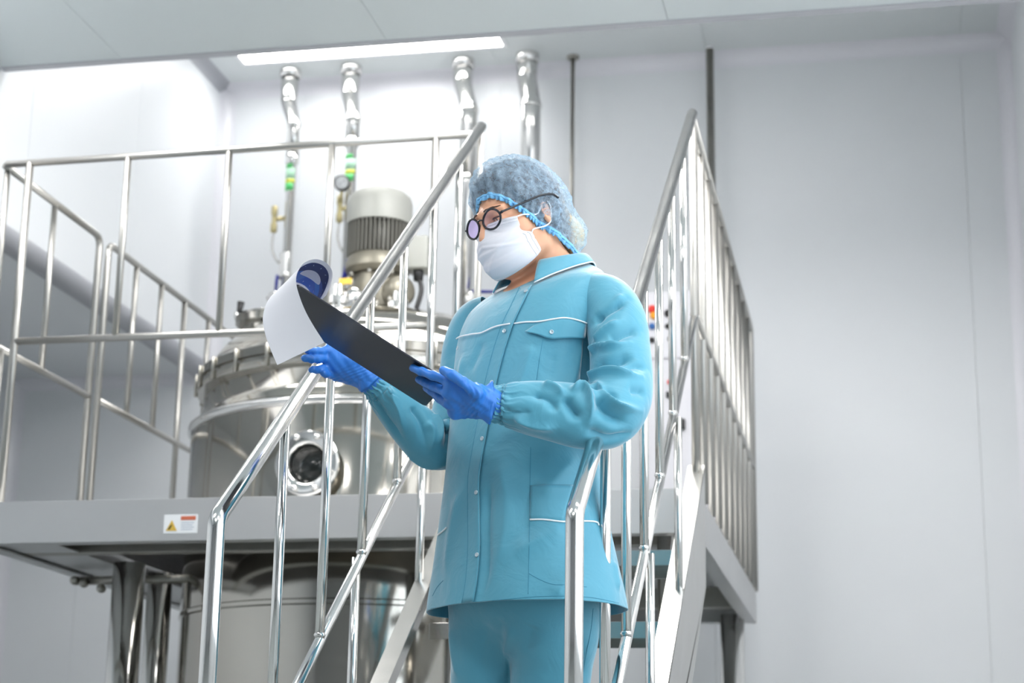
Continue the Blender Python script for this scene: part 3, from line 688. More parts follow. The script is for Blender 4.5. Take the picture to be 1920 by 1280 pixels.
def hand_prims(g, H, wr, el, grow, k=.009):
    J = {f: [PT(*p) for p in H[f]] for f in H}
    wr = np.asarray(wr)
    for f, w0 in (('index', .019), ('middle', .019), ('ring', .018), ('little', .017)):
        kn = J[f][0]; off = (kn-np.mean([J[q][0] for q in ('index', 'middle', 'ring', 'little')], 0))*.45
        g.cap(wr+off, kn, w0+.002+grow, .0142+grow, .018)
    kns = np.mean([J[q][0] for q in ('index', 'middle', 'ring', 'little')], 0)
    g.cap(wr*.6+kns*.4, J['thumb'][0], .02+grow, .017+grow, .018)
    g.cap(J['index'][0], J['little'][0], .0135+grow, .0125+grow, .016)
    for f in J:
        for i in range(3): g.cap(J[f][i], J[f][i+1], FR[f][i]+grow, FR[f][i+1]+grow, .0045 if i == 0 else .003)
# --- body, one continuous surface
allp = [PT(560, 480, 4.0), PT(1240, 270, 4.1), np.array([FPOS[0], 4.4, TREADZ])]
g = Grid([PT(545, 640, 4.05)[0], 3.66, TREADZ-.01], [PT(1240, 640, 4.0)[0], 4.62, HC[2]+.17], .0045)
I3 = np.eye(3)
def hell(c, r, k=.02, op='u', R=HM): g.ell(hl(*c), R, np.asarray(r)*HS, k, op)
def hcap(a, b, ra, rb=None, k=.012, op='u'): g.cap(hl(*a), hl(*b), ra*HS, (rb if rb else ra)*HS, k, op)
hell((0, -.012, .038), (.074, .096, .082), 0)
hell((0, .035, -.02), (.064, .068, .078), .03)
hell((0, .058, -.082), (.040, .036, .034), .03)
hcap((.045, .0, -.062), (.022, .070, -.092), .020, .017, .03); hcap((-.045, .0, -.062), (-.022, .070, -.092), .020, .017, .03)   # jaw
hcap((.035, .072, -.028), (.048, .05, -.022), .022, .022, .025); hcap((-.035, .072, -.028), (-.048, .05, -.022), .022, .022, .025)  # cheeks
hcap((.012, .098, .030), (.045, .082, .028), .010, .009, .016); hcap((-.012, .098, .030), (-.045, .082, .028), .010, .009, .016)   # brow
hell((.032, .106, .008), (.019, .016, .013), .012, 's'); hell((-.032, .106, .008), (.019, .016, .013), .012, 's')                   # sockets
hell((.032, .086, .008), (.0135, .0135, .0125), .004); hell((-.032, .086, .008), (.0135, .0135, .0125), .004)                       # eyeballs
hcap((0, .100, .016), (0, .122, -.026), .008, .011, .010); hcap((.010, .108, -.030), (-.010, .108, -.030), .010, .010, .008)        # nose
hcap((.016, .098, -.060), (-.016, .098, -.060), .008, .008, .010)                                                                  # lips
for s in (1, -1):                                                                                                                  # ears
    hell((s*.079, -.014, .0), (.009, .017, .030), .006, 'u', np.array([HL*.9+HF*(-.35)*s, HF*.93+HL*.35*s, HU]))
    hell((s*.086, -.010, .002), (.006, .009, .016), .004, 's')
g.cap(hl(0, -.028, -.050), PT(1036, 520, 4.17), .056, .058, .03)
g.cap(PT(1036, 520, 4.17), PT(1015, 590, 4.15), .058, .085, .03)
TR3 = np.array([TLf, TF, [0, 0, 1.]])
for y, cx, w_, d_, h_ in ((640, 985, .155, .098, .13), (760, 982, .145, .095, .13), (880, 982, .140, .095, .13), (1000, 985, .145, .10, .13), (1090, 988, .140, .100, .12)):
    g.ell(PT(cx, y, 4.14), TR3, (w_, d_, h_), .05)
g.cap(PT(1015, 600, 4.15), LSH, .045, .032, .03); g.cap(PT(1000, 600, 4.17), RSH, .045, .04, .03)
g.cap(LSH, LEL, .030, .030, .02); g.cap(LEL, LWR, .040, .027, .015)
g.cap(RSH, REL, .038, .034, .02); g.cap(REL, RWR, .038, .026, .015)
hand_prims(g, LH, LWR, LEL, -.0022); hand_prims(g, RH, RWR, REL, -.0022)
HIPL = PT(1045, 1130, 4.08); HIPR = PT(925, 1130, 4.20)
ANL = np.array([HIPL[0]-.0, 4.33, TREADZ+.09]); ANR = np.array([HIPR[0]+.02, 4.40, TREADZ+.09])
KNL = HIPL*.5+ANL*.5+np.array([-.02, -.04, .02]); KNR = HIPR*.5+ANR*.5+np.array([-.02, -.03, .02])
for h_, k_, a_ in ((HIPL, KNL, ANL), (HIPR, KNR, ANR)):
    g.cap(h_, k_, .078, .056, .03); g.cap(k_, a_, .054, .038, .02); g.cap(a_+np.array([.0, .02, -.045]), a_+TF*.13+np.array([0, 0, -.06]), .036, .028, .02)
V, F = g.mesh(); V = smooth_mesh(V, F, 2, .4)
person = mk('person', toW(V), F.tolist(), M['skin'], None, True, PO)
tag(person, 'person in teal workwear, blue hair cap, mask and glasses reading on the stairs', 'person')
BODYW = toW(V); BODYF = F.tolist()
def bvh(Vw, F): return BVHTree.FromPolygons([Vector(v) for v in Vw], [list(f) for f in F])
BV = bvh(BODYW, BODYF)
def hit(bv, x, y):
    r = ray(x, y); r = r/np.linalg.norm(r); h = bv.ray_cast(Vector(CAMP), Vector(r))
    if h[0] is None: return None, None
    n = np.array(h[1]); 
    if np.dot(n, r) > 0: n = -n
    return np.array(h[0]), n
def near(bv, p): return np.array(bv.find_nearest(Vector(p))[0])

# --- gloves
def glove(H, wr, el, name, lab, cuffr):
    J = np.array([PT(*p) for f in H for p in H[f]]); lo = np.minimum(J.min(0), wr)-.05; hi = np.maximum(J.max(0), wr)+.05
    g = Grid(lo, hi, .0022); hand_prims(g, H, wr, el, 0.0)
    d = (el-wr)/np.linalg.norm(el-wr); g.cap(wr, wr+d*.03, .026, .028, .02)
    V, F = g.mesh(); V = smooth_mesh(V, F, 1, .4); N = vnormals(V, F)
    # wrinkles across the wrist and knuckles
    s = (V-wr)@d
    V = V+N*(.0007*np.sin(s*520+6*np.sin(V[:, 2]*90))*np.exp(-((s+.035)/.03)**2))[:, None]
    V = V+N*(.0006*np.sin(V[:, 0]*260+V[:, 2]*190+2*np.sin(V[:, 1]*90)))[:, None]
    o = mk(name, toW(V), F.tolist(), M['glove'], person, True); o['label'] = lab
    # rolled, slightly flared cuff
    u = np.cross(d, [0, 0, 1.]); u /= np.linalg.norm(u); v = np.cross(d, u); n = 64; rows = []
    for s_, r in ((-.004, .026), (.004, .0285), (.012, .0325), (.020, .0375), (.026, .0395), (.024, .0375), (.016, .032)):
        a = np.linspace(0, 2*np.pi, n, endpoint=False); rr = r*cuffr+.0012*np.sin(a*9)*(s_/.02)+.0035*np.maximum(0, np.sin(a+2.4))*(max(s_, 0)/.02)**2
        rows.append(wr+d*(s_-.020)+rr[:, None]*(np.cos(a)[:, None]*u*.82+np.sin(a)[:, None]*v*1.12))
    Vc = np.vstack(rows); Fc = [[i*n+j, i*n+(j+1) % n, (i+1)*n+(j+1) % n, (i+1)*n+j] for i in range(len(rows)-1) for j in range(n)]
    mk('glove_cuff', toW(Vc), Fc, M['glove'], o, True)
    return o
glove(LH, LWR, LEL, 'glove', 'blue nitrile glove gripping the lower end of the clipboard', 1.0)
glove(RH, RWR, REL, 'glove', 'blue nitrile glove holding the far edge of the clipboard', .95)

# --- folds pressed into a cloth surface along curves seen in the photograph
GAIN = 1.6
def folds(Vw, F, bv, L):
    N = vnormals(Vw, np.asarray(F)); out = np.zeros(len(Vw))
    for pts, amp, sig in L:
        pp = spline(pts, 5) if len(pts) > 2 else np.array([np.array(pts[0])*(1-t)+np.array(pts[1])*t for t in np.linspace(0, 1, 6)])
        Q = [hit(bv, *p)[0] for p in pp]; Q = np.array([q for q in Q if q is not None])
        if len(Q) < 2: continue
        lo = Q.min(0)-3*sig; hi = Q.max(0)+3*sig; sel = np.where(((Vw > lo) & (Vw < hi)).all(1))[0]; P = Vw[sel]
        best = np.full(len(P), 9.); tt = np.zeros(len(P)); m = len(Q)-1
        for i in range(m):
            ab = Q[i+1]-Q[i]; t = np.clip(((P-Q[i])@ab)/max(1e-12, ab@ab), 0, 1); d = np.linalg.norm(P-Q[i]-t[:, None]*ab, axis=1)
            b = d < best; best[b] = d[b]; tt[b] = (i+t[b])/m
        wt = np.clip(np.minimum(tt/.18, (1-tt)/.28), 0, 1); wt = wt*wt*(3-2*wt)*.85+.15
        prof = .55*np.exp(-(best/sig)**2)+.45*np.exp(-best/(sig*.55))
        out[sel] += amp*GAIN*wt*prof
    return Vw+N*out[:, None]
def grid_faces(nr, nc, wrap=True):
    return [[i*nc+j, i*nc+(j+1) % nc, (i+1)*nc+(j+1) % nc, (i+1)*nc+j] for i in range(nr-1) for j in range(nc if wrap else nc-1)]

# --- jacket body
rings = [(512, 1036, .066, .070, 4.170), (518, 1034, .088, .076, 4.166), (527, 1030, .122, .086, 4.160), (539, 1024, .158, .098, 4.155), (556, 1016, .182, .110, 4.150), (582, 1006, .194, .122, 4.145), (630, 996, .198, .133, 4.14),
         (690, 986, .187, .139, 4.14), (760, 982, .183, .143, 4.135), (830, 980, .186, .148, 4.13), (900, 981, .194, .156, 4.13), (980, 983, .209, .168, 4.13), (1060, 986, .228, .180, 4.13), (1118, 988, .243, .190, 4.13), (1146, 989, .248, .194, 4.13)]
RG = spline(np.array(rings, float), 14); nU = 240
a = np.linspace(0, 2*np.pi, nU, endpoint=False); rows = []
for y, cx, w_, d_, b_ in RG:
    c = PT(cx, y, b_); ex = 2/2.25
    ca = np.sign(np.cos(a))*np.abs(np.cos(a))**ex; sa = np.sign(np.sin(a))*np.abs(np.sin(a))**ex
    fx = np.where(sa > 0, d_*1.0, d_*.92)
    hem = np.clip((y-950)/196, 0, 1)
    wv = 1+hem*.012*np.sin(a*5+.6)+hem*.006*np.sin(a*11+2)
    tl_ = .036*np.clip((640-y)/128, 0, 1)**1.3
    rows.append(c+(w_*ca*wv)[:, None]*TLf+(fx*sa*wv)[:, None]*TF+np.outer(-tl_*sa+.25*tl_, [0, 0, 1.]))
VJ = toW(np.vstack(rows)); FJ = grid_faces(len(RG), nU)
BJ0 = bvh(VJ, FJ)
JF = [([(1105, 610), (1098, 680), (1094, 735)], -.010, .012), ([(1090, 640), (1080, 700), (1062, 745)], .004, .016), ([(1000, 640), (985, 700), (965, 760)], .004, .02), ([(1040, 660), (1030, 720)], -.003, .018),
      ([(870, 660), (862, 720), (868, 780)], .004, .016), ([(905, 640), (880, 700)], -.003, .014),
      ([(935, 860), (950, 940), (945, 1010), (925, 1080)], .005, .022), ([(918, 900), (912, 980), (912, 1060), (900, 1130)], -.007, .014), ([(1000, 900), (985, 960), (990, 1020)], -.003, .02),
      ([(1060, 990), (1010, 1010), (960, 1040)], .004, .02), ([(1085, 850), (1040, 900), (1010, 930)], .004, .02), ([(860, 920), (845, 1000), (835, 1080)], .004, .02), ([(1110, 890), (1105, 960)], -.004, .016), ([(1090, 1040), (1060, 1090), (1040, 1125)], .004, .018), ([(1150, 1050), (1160, 1110)], .005, .016)]
VJ = folds(VJ, FJ, BJ0, JF)
jk = mk('jacket', VJ, FJ, M['cloth'], person, True); jk['label'] = 'teal work jacket with white piping and snap buttons'
sm = jk.modifiers.new('Solidify', 'SOLIDIFY'); sm.thickness = .0022; sm.offset = -1
BJ = bvh(VJ, FJ)
# --- sleeves
def sleeve(path, name, lab, L, ncuff, gath=1.0):
    Pp = spline(np.array(path, float), 18)       # (x, y, b, radius, squash)
    C = np.array([PT(x, y, b) for x, y, b, r, q in Pp]); T, N, B = frames(C); nc = 150; a = np.linspace(0, 2*np.pi, nc, endpoint=False); rows = []
    m = len(Pp); slen = np.concatenate([[0], np.cumsum(np.linalg.norm(np.diff(C, axis=0), axis=1))]); rem = slen[-1]-slen
    for i in range(m):
        cu = np.exp(-(rem[i]/.045)**2); band = .5+.5*np.cos(2*np.pi*rem[i]/.016)
        ph = 1.3*np.sin(rem[i]*160)
        rr = Pp[i, 3]*(1+gath*cu*(.06*np.sin(a*ncuff+ph)+.03*np.sin(a*(ncuff*1.7)+2*ph)+.02*np.sin(a*7+9*rem[i]))) - gath*.0022*(1-band)*(rem[i] < .04)
        far = np.exp(-((rem[i]-.07)/.05)**2)
        rr = rr*(1+far*.018*np.sin(a*9+1)+.008*np.sin(a*3+rem[i]*24))
        rows.append(C[i]+rr[:, None]*(np.cos(a)[:, None]*N[i]*Pp[i, 4]+np.sin(a)[:, None]*B[i]))
    Vw = toW(np.vstack(rows)); F = grid_faces(m, nc)
    # outward faces
    n0 = vnormals(Vw, np.asarray(F)); 
    if np.mean(np.einsum('ij,ij->i', n0, Vw-np.repeat(toW(C), nc, 0))) < 0: F = [f[::-1] for f in F]
    Vw = folds(Vw, F, bvh(Vw, F), L)
    o = mk(name, Vw, F, M['cloth'], jk, True); o['label'] = lab
    s_ = o.modifiers.new('Solidify', 'SOLIDIFY'); s_.thickness = .002; s_.offset = -1
    return o, Vw, F
LS = [(1104, 557, 4.075, .058, 1), (1134, 569, 4.04, .067, 1), (1155, 606, 4.01, .070, 1), (1163, 660, 3.975, .069, 1), (1164, 710, 3.94, .071, 1), (1158, 752, 3.905, .073, 1), (1136, 777, 3.88, .074, 1),
      (1095, 780, 3.868, .071, 1), (1045, 772, 3.862, .066, 1), (1000, 765, 3.857, .060, 1), (965, 760, 3.855, .052, 1), (940, 758, 3.858, .043, 1), (926, 757, 3.85, .039, 1), (917, 756, 3.845, .0385, 1)]
LF = [([(1106, 713), (1124, 703), (1150, 698), (1204, 706)], .015, .008), ([(1110, 664), (1120, 652), (1140, 650), (1180, 643)], .013, .008), ([(1104, 692), (1130, 682), (1160, 672), (1196, 668)], -.016, .016),
      ([(1110, 720), (1130, 729), (1160, 752)], -.014, .010), ([(1068, 735), (1086, 727), (1102, 733), (1110, 758), (1104, 792)], .014, .009), ([(1060, 742), (1072, 766), (1090, 790)], -.014, .013),
      ([(1118, 716), (1136, 736), (1156, 758), (1204, 770)], .014, .009), ([(1118, 742), (1136, 772), (1176, 796)], -.015, .015), ([(1112, 606), (1140, 582), (1178, 560)], -.014, .011), ([(1114, 642), (1136, 618), (1165, 600)], .010, .010), ([(1122, 596), (1150, 570), (1170, 550)], .007, .010),
      ([(1140, 640), (1170, 625), (1200, 618)], -.010, .012), ([(1160, 690), (1190, 684), (1214, 690)], -.008, .011), ([(1180, 730), (1212, 735)], -.008, .012), ([(1100, 805), (1140, 822), (1188, 812)], -.009, .012), ([(1016, 719), (1042, 727), (1060, 744)], .009, .010), ([(960, 780), (1000, 797), (1050, 802)], .008, .012), ([(945, 745), (985, 738), (1020, 742)], -.005, .012), ([(940, 770), (970, 775), (1000, 772)], -.005, .01), ([(1000, 735), (1030, 750), (1046, 775)], -.008, .012)]
slL, VSL, FSL = sleeve(LS, 'sleeve', 'near sleeve with deep folds at the bent elbow', LF, 21)
RS = [(925, 595, 4.24, .058, 1), (896, 612, 4.255, .062, 1), (876, 650, 4.255, .058, 1), (866, 700, 4.25, .055, 1), (858, 750, 4.245, .055, 1), (848, 800, 4.235, .058, 1), (828, 832, 4.22, .060, 1), (800, 822, 4.195, .060, 1),
      (772, 796, 4.17, .055, 1), (748, 770, 4.15, .049, 1), (726, 745, 4.13, .042, 1), (710, 727, 4.115, .035, 1), (700, 716, 4.105, .031, 1), (694, 709, 4.10, .030, 1)]
RF = [([(722, 722), (742, 760), (760, 812)], .008, .010), ([(700, 740), (722, 780), (760, 830)], -.006, .012), ([(770, 760), (790, 790), (800, 840)], -.008, .012), ([(812, 775), (826, 800), (822, 840)], .009, .010), ([(838, 780), (842, 815), (836, 850)], -.010, .012),
      ([(800, 790), (812, 812), (806, 850)], .007, .010), ([(850, 800), (852, 840)], .006, .01), ([(760, 850), (800, 875), (840, 870)], .004, .014), ([(860, 660), (852, 700), (848, 740)], .005, .012)]
slR, VSR, FSR = sleeve(RS, 'sleeve', 'far sleeve bent up towards the clipboard', RF, 17)

# --- details laid onto the jacket
def on_jacket(x, y, bv=None): return hit(bv or BJ, x, y)
def line(pts, r, name, m, parent=jk, bv=None, lift=.0, n=6, seg=8):
    Q = []
    for p in spline(np.array(pts, float), n):
        h, nn = on_jacket(p[0], p[1], bv)
        if h is not None: Q.append(h+nn*(r*.35+lift))
    return one(name, tube(Q, r, seg), m, parent) if len(Q) > 1 else None
def patch(rows, lift, name, m, parent=jk, nu=12, nv=14, th=.0016, edge=.0006, bv=None, curl=None):
    """rows: two pixel curves (upper and lower); a cloth patch between them lying on the jacket"""
    A = spline(np.array(rows[0], float), 8); Bc = spline(np.array(rows[1], float), 8)
    def rs(C, k): 
        s = np.concatenate([[0], np.cumsum(np.linalg.norm(np.diff(C, axis=0), axis=1))]); t = np.linspace(0, s[-1], k); return np.stack([np.interp(t, s, C[:, d]) for d in (0, 1)], 1)
    A = rs(A, nv); Bc = rs(Bc, nv); V = []; 
    for i in range(nu):
        t = i/(nu-1)
        for j in range(nv):
            p = A[j]*(1-t)+Bc[j]*t; h, nn = on_jacket(p[0], p[1], bv)
            if h is None: return None
            lf = lift(t, j/(nv-1)) if callable(lift) else lift
            V.append(h+nn*lf)
    o = mk(name, V, grid_faces(nu, nv, False), m, parent, True)
    s_ = o.modifiers.new('Solidify', 'SOLIDIFY'); s_.thickness = th; s_.offset = 0
    return o
PL = [(998, 537), (982, 570), (965, 606), (950, 650), (938, 694), (926, 750), (917, 800), (906, 860), (901, 900), (901, 960), (901, 1025), (897, 1085), (890, 1128)]
PLl = [(x-(27 if y < 700 else 30), y+2) for x, y in PL]
patch((PLl, PL), lambda t, s: -.0012+.0062*t**1.5, 'placket', M['cloth'], nu=10, nv=60)
line([(x-24, y+2) for x, y in PL], .0006, 'seam', M['seam'])
# piping across the yoke, both halves
line([(964, 607), (985, 604), (1010, 603), (1040, 598), (1060, 596), (1082, 600), (1100, 606)], .0019, 'piping', M['piping'], lift=.001)
line([(851, 646), (862, 634), (885, 628), (905, 625), (930, 614), (958, 608)], .0019, 'piping', M['piping'], lift=.004)
# pocket flaps and pockets
patch(([(1000, 611), (1030, 601), (1062, 597), (1099, 608)], [(986, 623), (1008, 628), (1032, 636), (1062, 634), (1092, 634)]), lambda t, s: .001+.0055*t, 'pocket_flap', M['cloth'], nu=10, nv=20)
patch(([(853, 643), (872, 632), (905, 627), (912, 625)], [(851, 670), (870, 662), (895, 648), (909, 628)]), lambda t, s: .001+.005*t, 'pocket_flap', M['cloth'], nu=10, nv=18)
line([(1018, 636), (1012, 670), (1006, 712)], .0006, 'seam', M['seam'])
line([(995, 838), (994, 900), (993, 970), (992, 1040), (990, 1128)], .0006, 'seam', M['seam'])
patch(([(995, 910), (1030, 908), (1075, 909)], [(993, 973), (1020, 974), (1055, 977)]), .0012, 'pocket', M['cloth'], nu=10, nv=14)
line([(994, 974), (1020, 974), (1056, 978), (1100, 977), (1118, 979), (1122, 985)], .0019, 'piping', M['piping'], lift=.001)
line([(992, 1075), (1012, 1086), (1036, 1095), (1060, 1096), (1100, 1100)], .0006, 'seam', M['seam'])
line([(822, 1003), (832, 995), (838, 989)], .0019, 'piping', M['piping'], lift=.001)
line([(811, 1117), (820, 1100), (831, 1088)], .0006, 'seam', M['seam'])
line([(808, 1140), (840, 1138), (880, 1136)], .0006, 'seam', M['seam']); line([(905, 1128), (960, 1122), (1010, 1118), (1060, 1117), (1110, 1120), (1160, 1130)], .0006, 'seam', M['seam'])
for x, y in ((988, 549), (948, 622), (925, 718), (907, 823), (896, 924), (897, 1041), (1034, 623), (862, 654)):
    h, nn = on_jacket(x-0, y)
    if h is not None: one('snap', lathe([(.0028, .0), (.0050, .0), (.0052, .0012), (.0042, .0022), (.0032, .0014), (.0026, .0012), (.0, .0012)], h+nn*.0055, 18, nn), M['snap'], jk)
# shoulder seams (armhole)
# --- collar
def collar():
    n = 72; rows = []
    c = PT(1036, 511, 4.168)
    for t in np.linspace(0, 1, 12):
        row = []
        for k in range(n+1):
            ps = math.radians(-150+300*k/n)                    # 0 at the nape
            fwd = (1-math.cos(ps))/2                           # 0 back, 1 front
            dirv = -TF*math.cos(ps)+TLf*math.sin(ps)
            rin = .066+.016*fwd; zt = .052-.052*fwd
            tip = np.clip((fwd-.55)/.43, 0, 1)
            rout = .104+.012*fwd+.026*tip**1.5
            q0 = toW(c+dirv*rout+TF*.012*fwd); hd_ = BJ.ray_cast(Vector(q0+np.array([0, 0, .25])), Vector((0, 0, -1))); zo = (hd_[0][2]-c[2]+.008) if hd_[0] is not None else -.03
            fold = math.sin(t*math.pi)*.009
            r = rin+(rout-rin)*t; z = zt+(zo-zt)*t**1.25+fold
            row.append(c+dirv*r+np.array([0, 0, z])+TF*.012*fwd)
        rows.append(row)
    V = toW(np.array(rows).reshape(-1, 3)); o = mk('collar', V, grid_faces(12, n+1, False), M['cloth'], jk, True)
    s_ = o.modifiers.new('Solidify', 'SOLIDIFY'); s_.thickness = .003; s_.offset = 0
    edge = toW(np.array(rows[-1])); one('piping', tube(edge, .0018, 8), M['piping'], o)
    # stand inside the fall
    rows2 = []
    for t in (0, .5, 1):
        rows2.append([c+(-TF*math.cos(math.radians(-150+300*k/n))+TLf*math.sin(math.radians(-150+300*k/n)))*(.062+.016*t+.008*(1-math.cos(math.radians(-150+300*k/n)))/2)+np.array([0, 0, (.052-.07*(1-math.cos(math.radians(-150+300*k/n)))/2)*(1-t)-.035*t]) for k in range(n+1)])
    mk('collar_stand', toW(np.array(rows2).reshape(-1, 3)), grid_faces(3, n+1, False), M['cloth'], o, True)
collar()
# --- trousers, one garment
tg = Grid(np.minimum(np.minimum(ANL, ANR), np.minimum(HIPL, HIPR))-np.array([.22, .25, .0])*1.0+np.array([0, 0, -.03]), np.maximum(HIPL, HIPR)+np.array([.22, .2, .5]), .005)
for h_, k_, a_ in ((HIPR, KNR, ANR), (HIPL, KNL, ANL)):
    tg.cap(h_+np.array([0, 0, .12]), h_*.75+k_*.25, .098, .094, .03); tg.cap(h_*.75+k_*.25, k_, .094, .084, .02); tg.cap(k_, a_+np.array([0, 0, .0]), .084, .080, .02)
tg.ell(PT(985, 985, 4.14), TR3, (.168, .128, .2), .05)
tg.ell((HIPL+HIPR)/2+np.array([0, 0, .05]), TR3, (.19, .145, .15), .05)
Vt, Ft = tg.mesh(); Vt = toW(smooth_mesh(Vt, Ft, 3, .5)); bt = bvh(Vt, Ft)
FL = [([(845, 1170), (850, 1230), (862, 1280)], .004, .02), ([(915, 1165), (905, 1220), (900, 1280)], -.004, .02), ([(960, 1170), (950, 1220), (945, 1280)], .005, .018), ([(1080, 1190), (1090, 1240), (1092, 1280)], -.005, .016), ([(1000, 1170), (985, 1230)], -.003, .02), ([(940, 1160), (938, 1200)], -.002, .02)]
Vt = folds(Vt, Ft, bt, FL)
to = mk('trousers', Vt, Ft.tolist(), M['cloth'], person, True); to['label'] = 'loose teal work trousers'
line([(1112, 1140), (1108, 1180), (1098, 1230), (1090, 1280)], .0006, 'seam', M['seam'], to, bt)
for a_ in (ANL, ANR):
    gs = Grid(a_-np.array([.2, .25, .12]), a_+np.array([.2, .2, .06]), .004)
    gs.cap(a_+np.array([0, 0, -.03]), a_+np.array([0, 0, .02]), .048, .046, .02); gs.cap(a_-TF*.02+np.array([0, 0, -.05]), a_+TF*.15+np.array([0, 0, -.058]), .042, .036, .03)
    gs.put(lambda P: (TREADZ+.001)-P[..., 2], gs.lo, gs.lo+gs.h*gs.n, 0, 'n') if False else None
    V, F = gs.mesh(); V[:, 2] = np.maximum(V[:, 2], TREADZ+.001); mk('shoe', toW(V), F.tolist(), M['shoe'], person, True)
# --- hair: dark crown with a blond bun at the nape
hg = Grid(HC-.24, HC+.22, .004)
hg.ell(hl(0, -.016, .050), HM, np.array((.090, .116, .101))*HS, 0)
hg.ell(hl(0, -.085, -.01), HM, np.array((.060, .045, .062))*HS, .03)
hg.ell(hl(.004, -.118, -.052), HM, np.array((.055, .050, .056))*HS, .03)
pl = hl(0, .085, .062); pn = (HF*.70-HU*.71)
hg.put(lambda P: -((P-pl)@(-pn)), HC-.24, HC+.22, .012, 's') if False else None
def cutface(P): return -(((P-hl(0, .095, .078))@(HF*.765-HU*.644)))
hg.put(lambda P: cutface(P), HC-.24, HC+.22, .006, 's')
V, F = hg.mesh(); V = smooth_mesh(V, F, 2, .4)
HV, HFc = V, F
# --- bouffant cap
AX = np.array((0, -.50, .866)); E1 = np.array((0, .866, .50)); E2 = np.array((1., 0, 0)); C0 = np.array((0, -.022, .012))
def ab(Lp):
    d = np.asarray(Lp)-C0; d = d/np.linalg.norm(d, axis=-1, keepdims=True); return np.arctan2(d@E2, d@E1), np.arccos(np.clip(d@AX, -1, 1))
bpx = [(900, 367), (922, 366), (950, 375), (972, 390), (990, 404), (1006, 419), (1022, 428)]
pts = []
for p in bpx:
    h, nn = hit(BV, *p)
    if h is not None: pts.append(hinv(toP(h+nn*.006)))
pts = [q for q in pts]
al, be = [], []
for q in pts:
    x_, y_ = ab(q); al.append(float(x_)); be.append(float(y_))
ex = [(.062, -.055, -.062), (.045, -.105, -.105), (0, -.125, -.112)]
for q in ex:
    x_, y_ = ab(np.array(q)); al.append(abs(float(x_)) if q[0] > 0 else math.pi); be.append(float(y_))
o_ = np.argsort(al); al = np.array(al)[o_]; be = np.array(be)[o_]
bmx = lambda A: np.interp(np.abs(A), np.concatenate([[0], al]), np.concatenate([[be[0]], be]))
nA, nB = 260, 90
Aa = np.linspace(-np.pi, np.pi, nA, endpoint=False); bm_ = bmx(Aa)
ker = np.ones(9)/9; bm_ = np.convolve(np.concatenate([bm_[-4:], bm_, bm_[:4]]), ker, 'valid')
ES = [((0, -.010, .054), (.094, .124, .106)), ((0, -.075, .02), (.078, .075, .085)), ((.002, -.122, -.050), (.062, .056, .062)), ((.074, -.014, -.004), (.020, .030, .036)), ((-.074, -.014, -.004), (.020, .030, .036))]
def csdf(P):
    D = None
    for c, r in ES:
        q = P-np.array(c); r = np.array(r); k0 = np.linalg.norm(q/r, axis=-1); k1 = np.linalg.norm(q/r**2, axis=-1)+1e-9; d = k0*(k0-1)/k1
        if D is None: D = d
        else: k = .035; hh = np.maximum(k-np.abs(D-d), 0)/k; D = np.minimum(D, d)-hh*hh*k/4
    return D
U = np.linspace(.02, 1, nB); BB = U[:, None]*bm_[None, :]; AA = np.broadcast_to(Aa, BB.shape)
Dr = np.cos(BB)[..., None]*AX+np.sin(BB)[..., None]*(np.cos(AA)[..., None]*E1+np.sin(AA)[..., None]*E2)
R = np.full(BB.shape, .05)
for r in np.linspace(.05, .22, 171):
    R = np.where(csdf(C0+Dr*r) < 0, r, R)
for _ in range(4):
    R = (R+np.roll(R, 1, 1)+np.roll(R, -1, 1)+np.vstack([R[:1], R[:-1]])+np.vstack([R[1:], R[-1:]]))/5
def vn(x, y, s):  # smooth pseudo noise
    return np.sin(x*3.1*s+1.7*np.sin(y*2.3*s))*np.cos(y*2.7*s+1.3*np.sin(x*1.9*s))
edge = np.exp(-((1-U)/.10)**2)[:, None]; mid = np.exp(-((1-U)/.45)**2)[:, None]
hd = np.array([np.linalg.norm(q-C0) for q in pts]+[np.linalg.norm(np.array(q)-C0) for q in ex])[o_]
Re = np.interp(np.abs(Aa), np.concatenate([[0], al]), np.concatenate([[hd[0]], hd]))+.002
ke = np.exp(-((1-U)/.16)**2)[:, None]; R = R*(1-ke)+Re[None, :]*ke
R = R+.0016*mid*np.sin(AA*34+2*np.sin(U[:, None]*9))+.0022*mid*np.sin(AA*17+3*vn(AA, BB, 1.5))+.0018*vn(AA*2, BB*3, 3.0)+.0015*np.abs(vn(AA*3, BB*2, 2.2))-.003*edge
# long drawn folds over the crown
for a0, a1, b0, b1, am in ((.55, 1.0, .9, .25, .004), (.25, .1, 1.0, .4, .004), (2.0, 1.5, .95, .3, .005), (1.2, 1.6, .9, .5, .003), (2.5, 2.2, 1.0, .3, .004)):
    for sg in (1, -1):
        ac = a0+(a1-a0)*(b0-U[:, None])/(b0-b1); d = (sg*AA-ac)*np.sin(BB); R = R+am*np.exp(-(d/.05)**2)*((U[:, None] < b0) & (U[:, None] > b1))*np.clip((U[:, None]-b1)/.2, 0, 1)
Lc = C0+Dr*R[..., None]
capm = bpy.data.materials.new('blue_nonwoven_cap'); capm.use_nodes = True; nt = capm.node_tree; nt.nodes.clear()
out = nt.nodes.new('ShaderNodeOutputMaterial'); df = nt.nodes.new('ShaderNodeBsdfDiffuse'); tl = nt.nodes.new('ShaderNodeBsdfTranslucent'); tp = nt.nodes.new('ShaderNodeBsdfTransparent')
df.inputs[0].default_value = srgb(186, 210, 230); tl.inputs[0].default_value = srgb(170, 210, 238)
m1 = nt.nodes.new('ShaderNodeMixShader'); m1.inputs[0].default_value = .3; m2 = nt.nodes.new('ShaderNodeMixShader')
nt.links.new(df.outputs[0], m1.inputs[1]); nt.links.new(tl.outputs[0], m1.inputs[2])
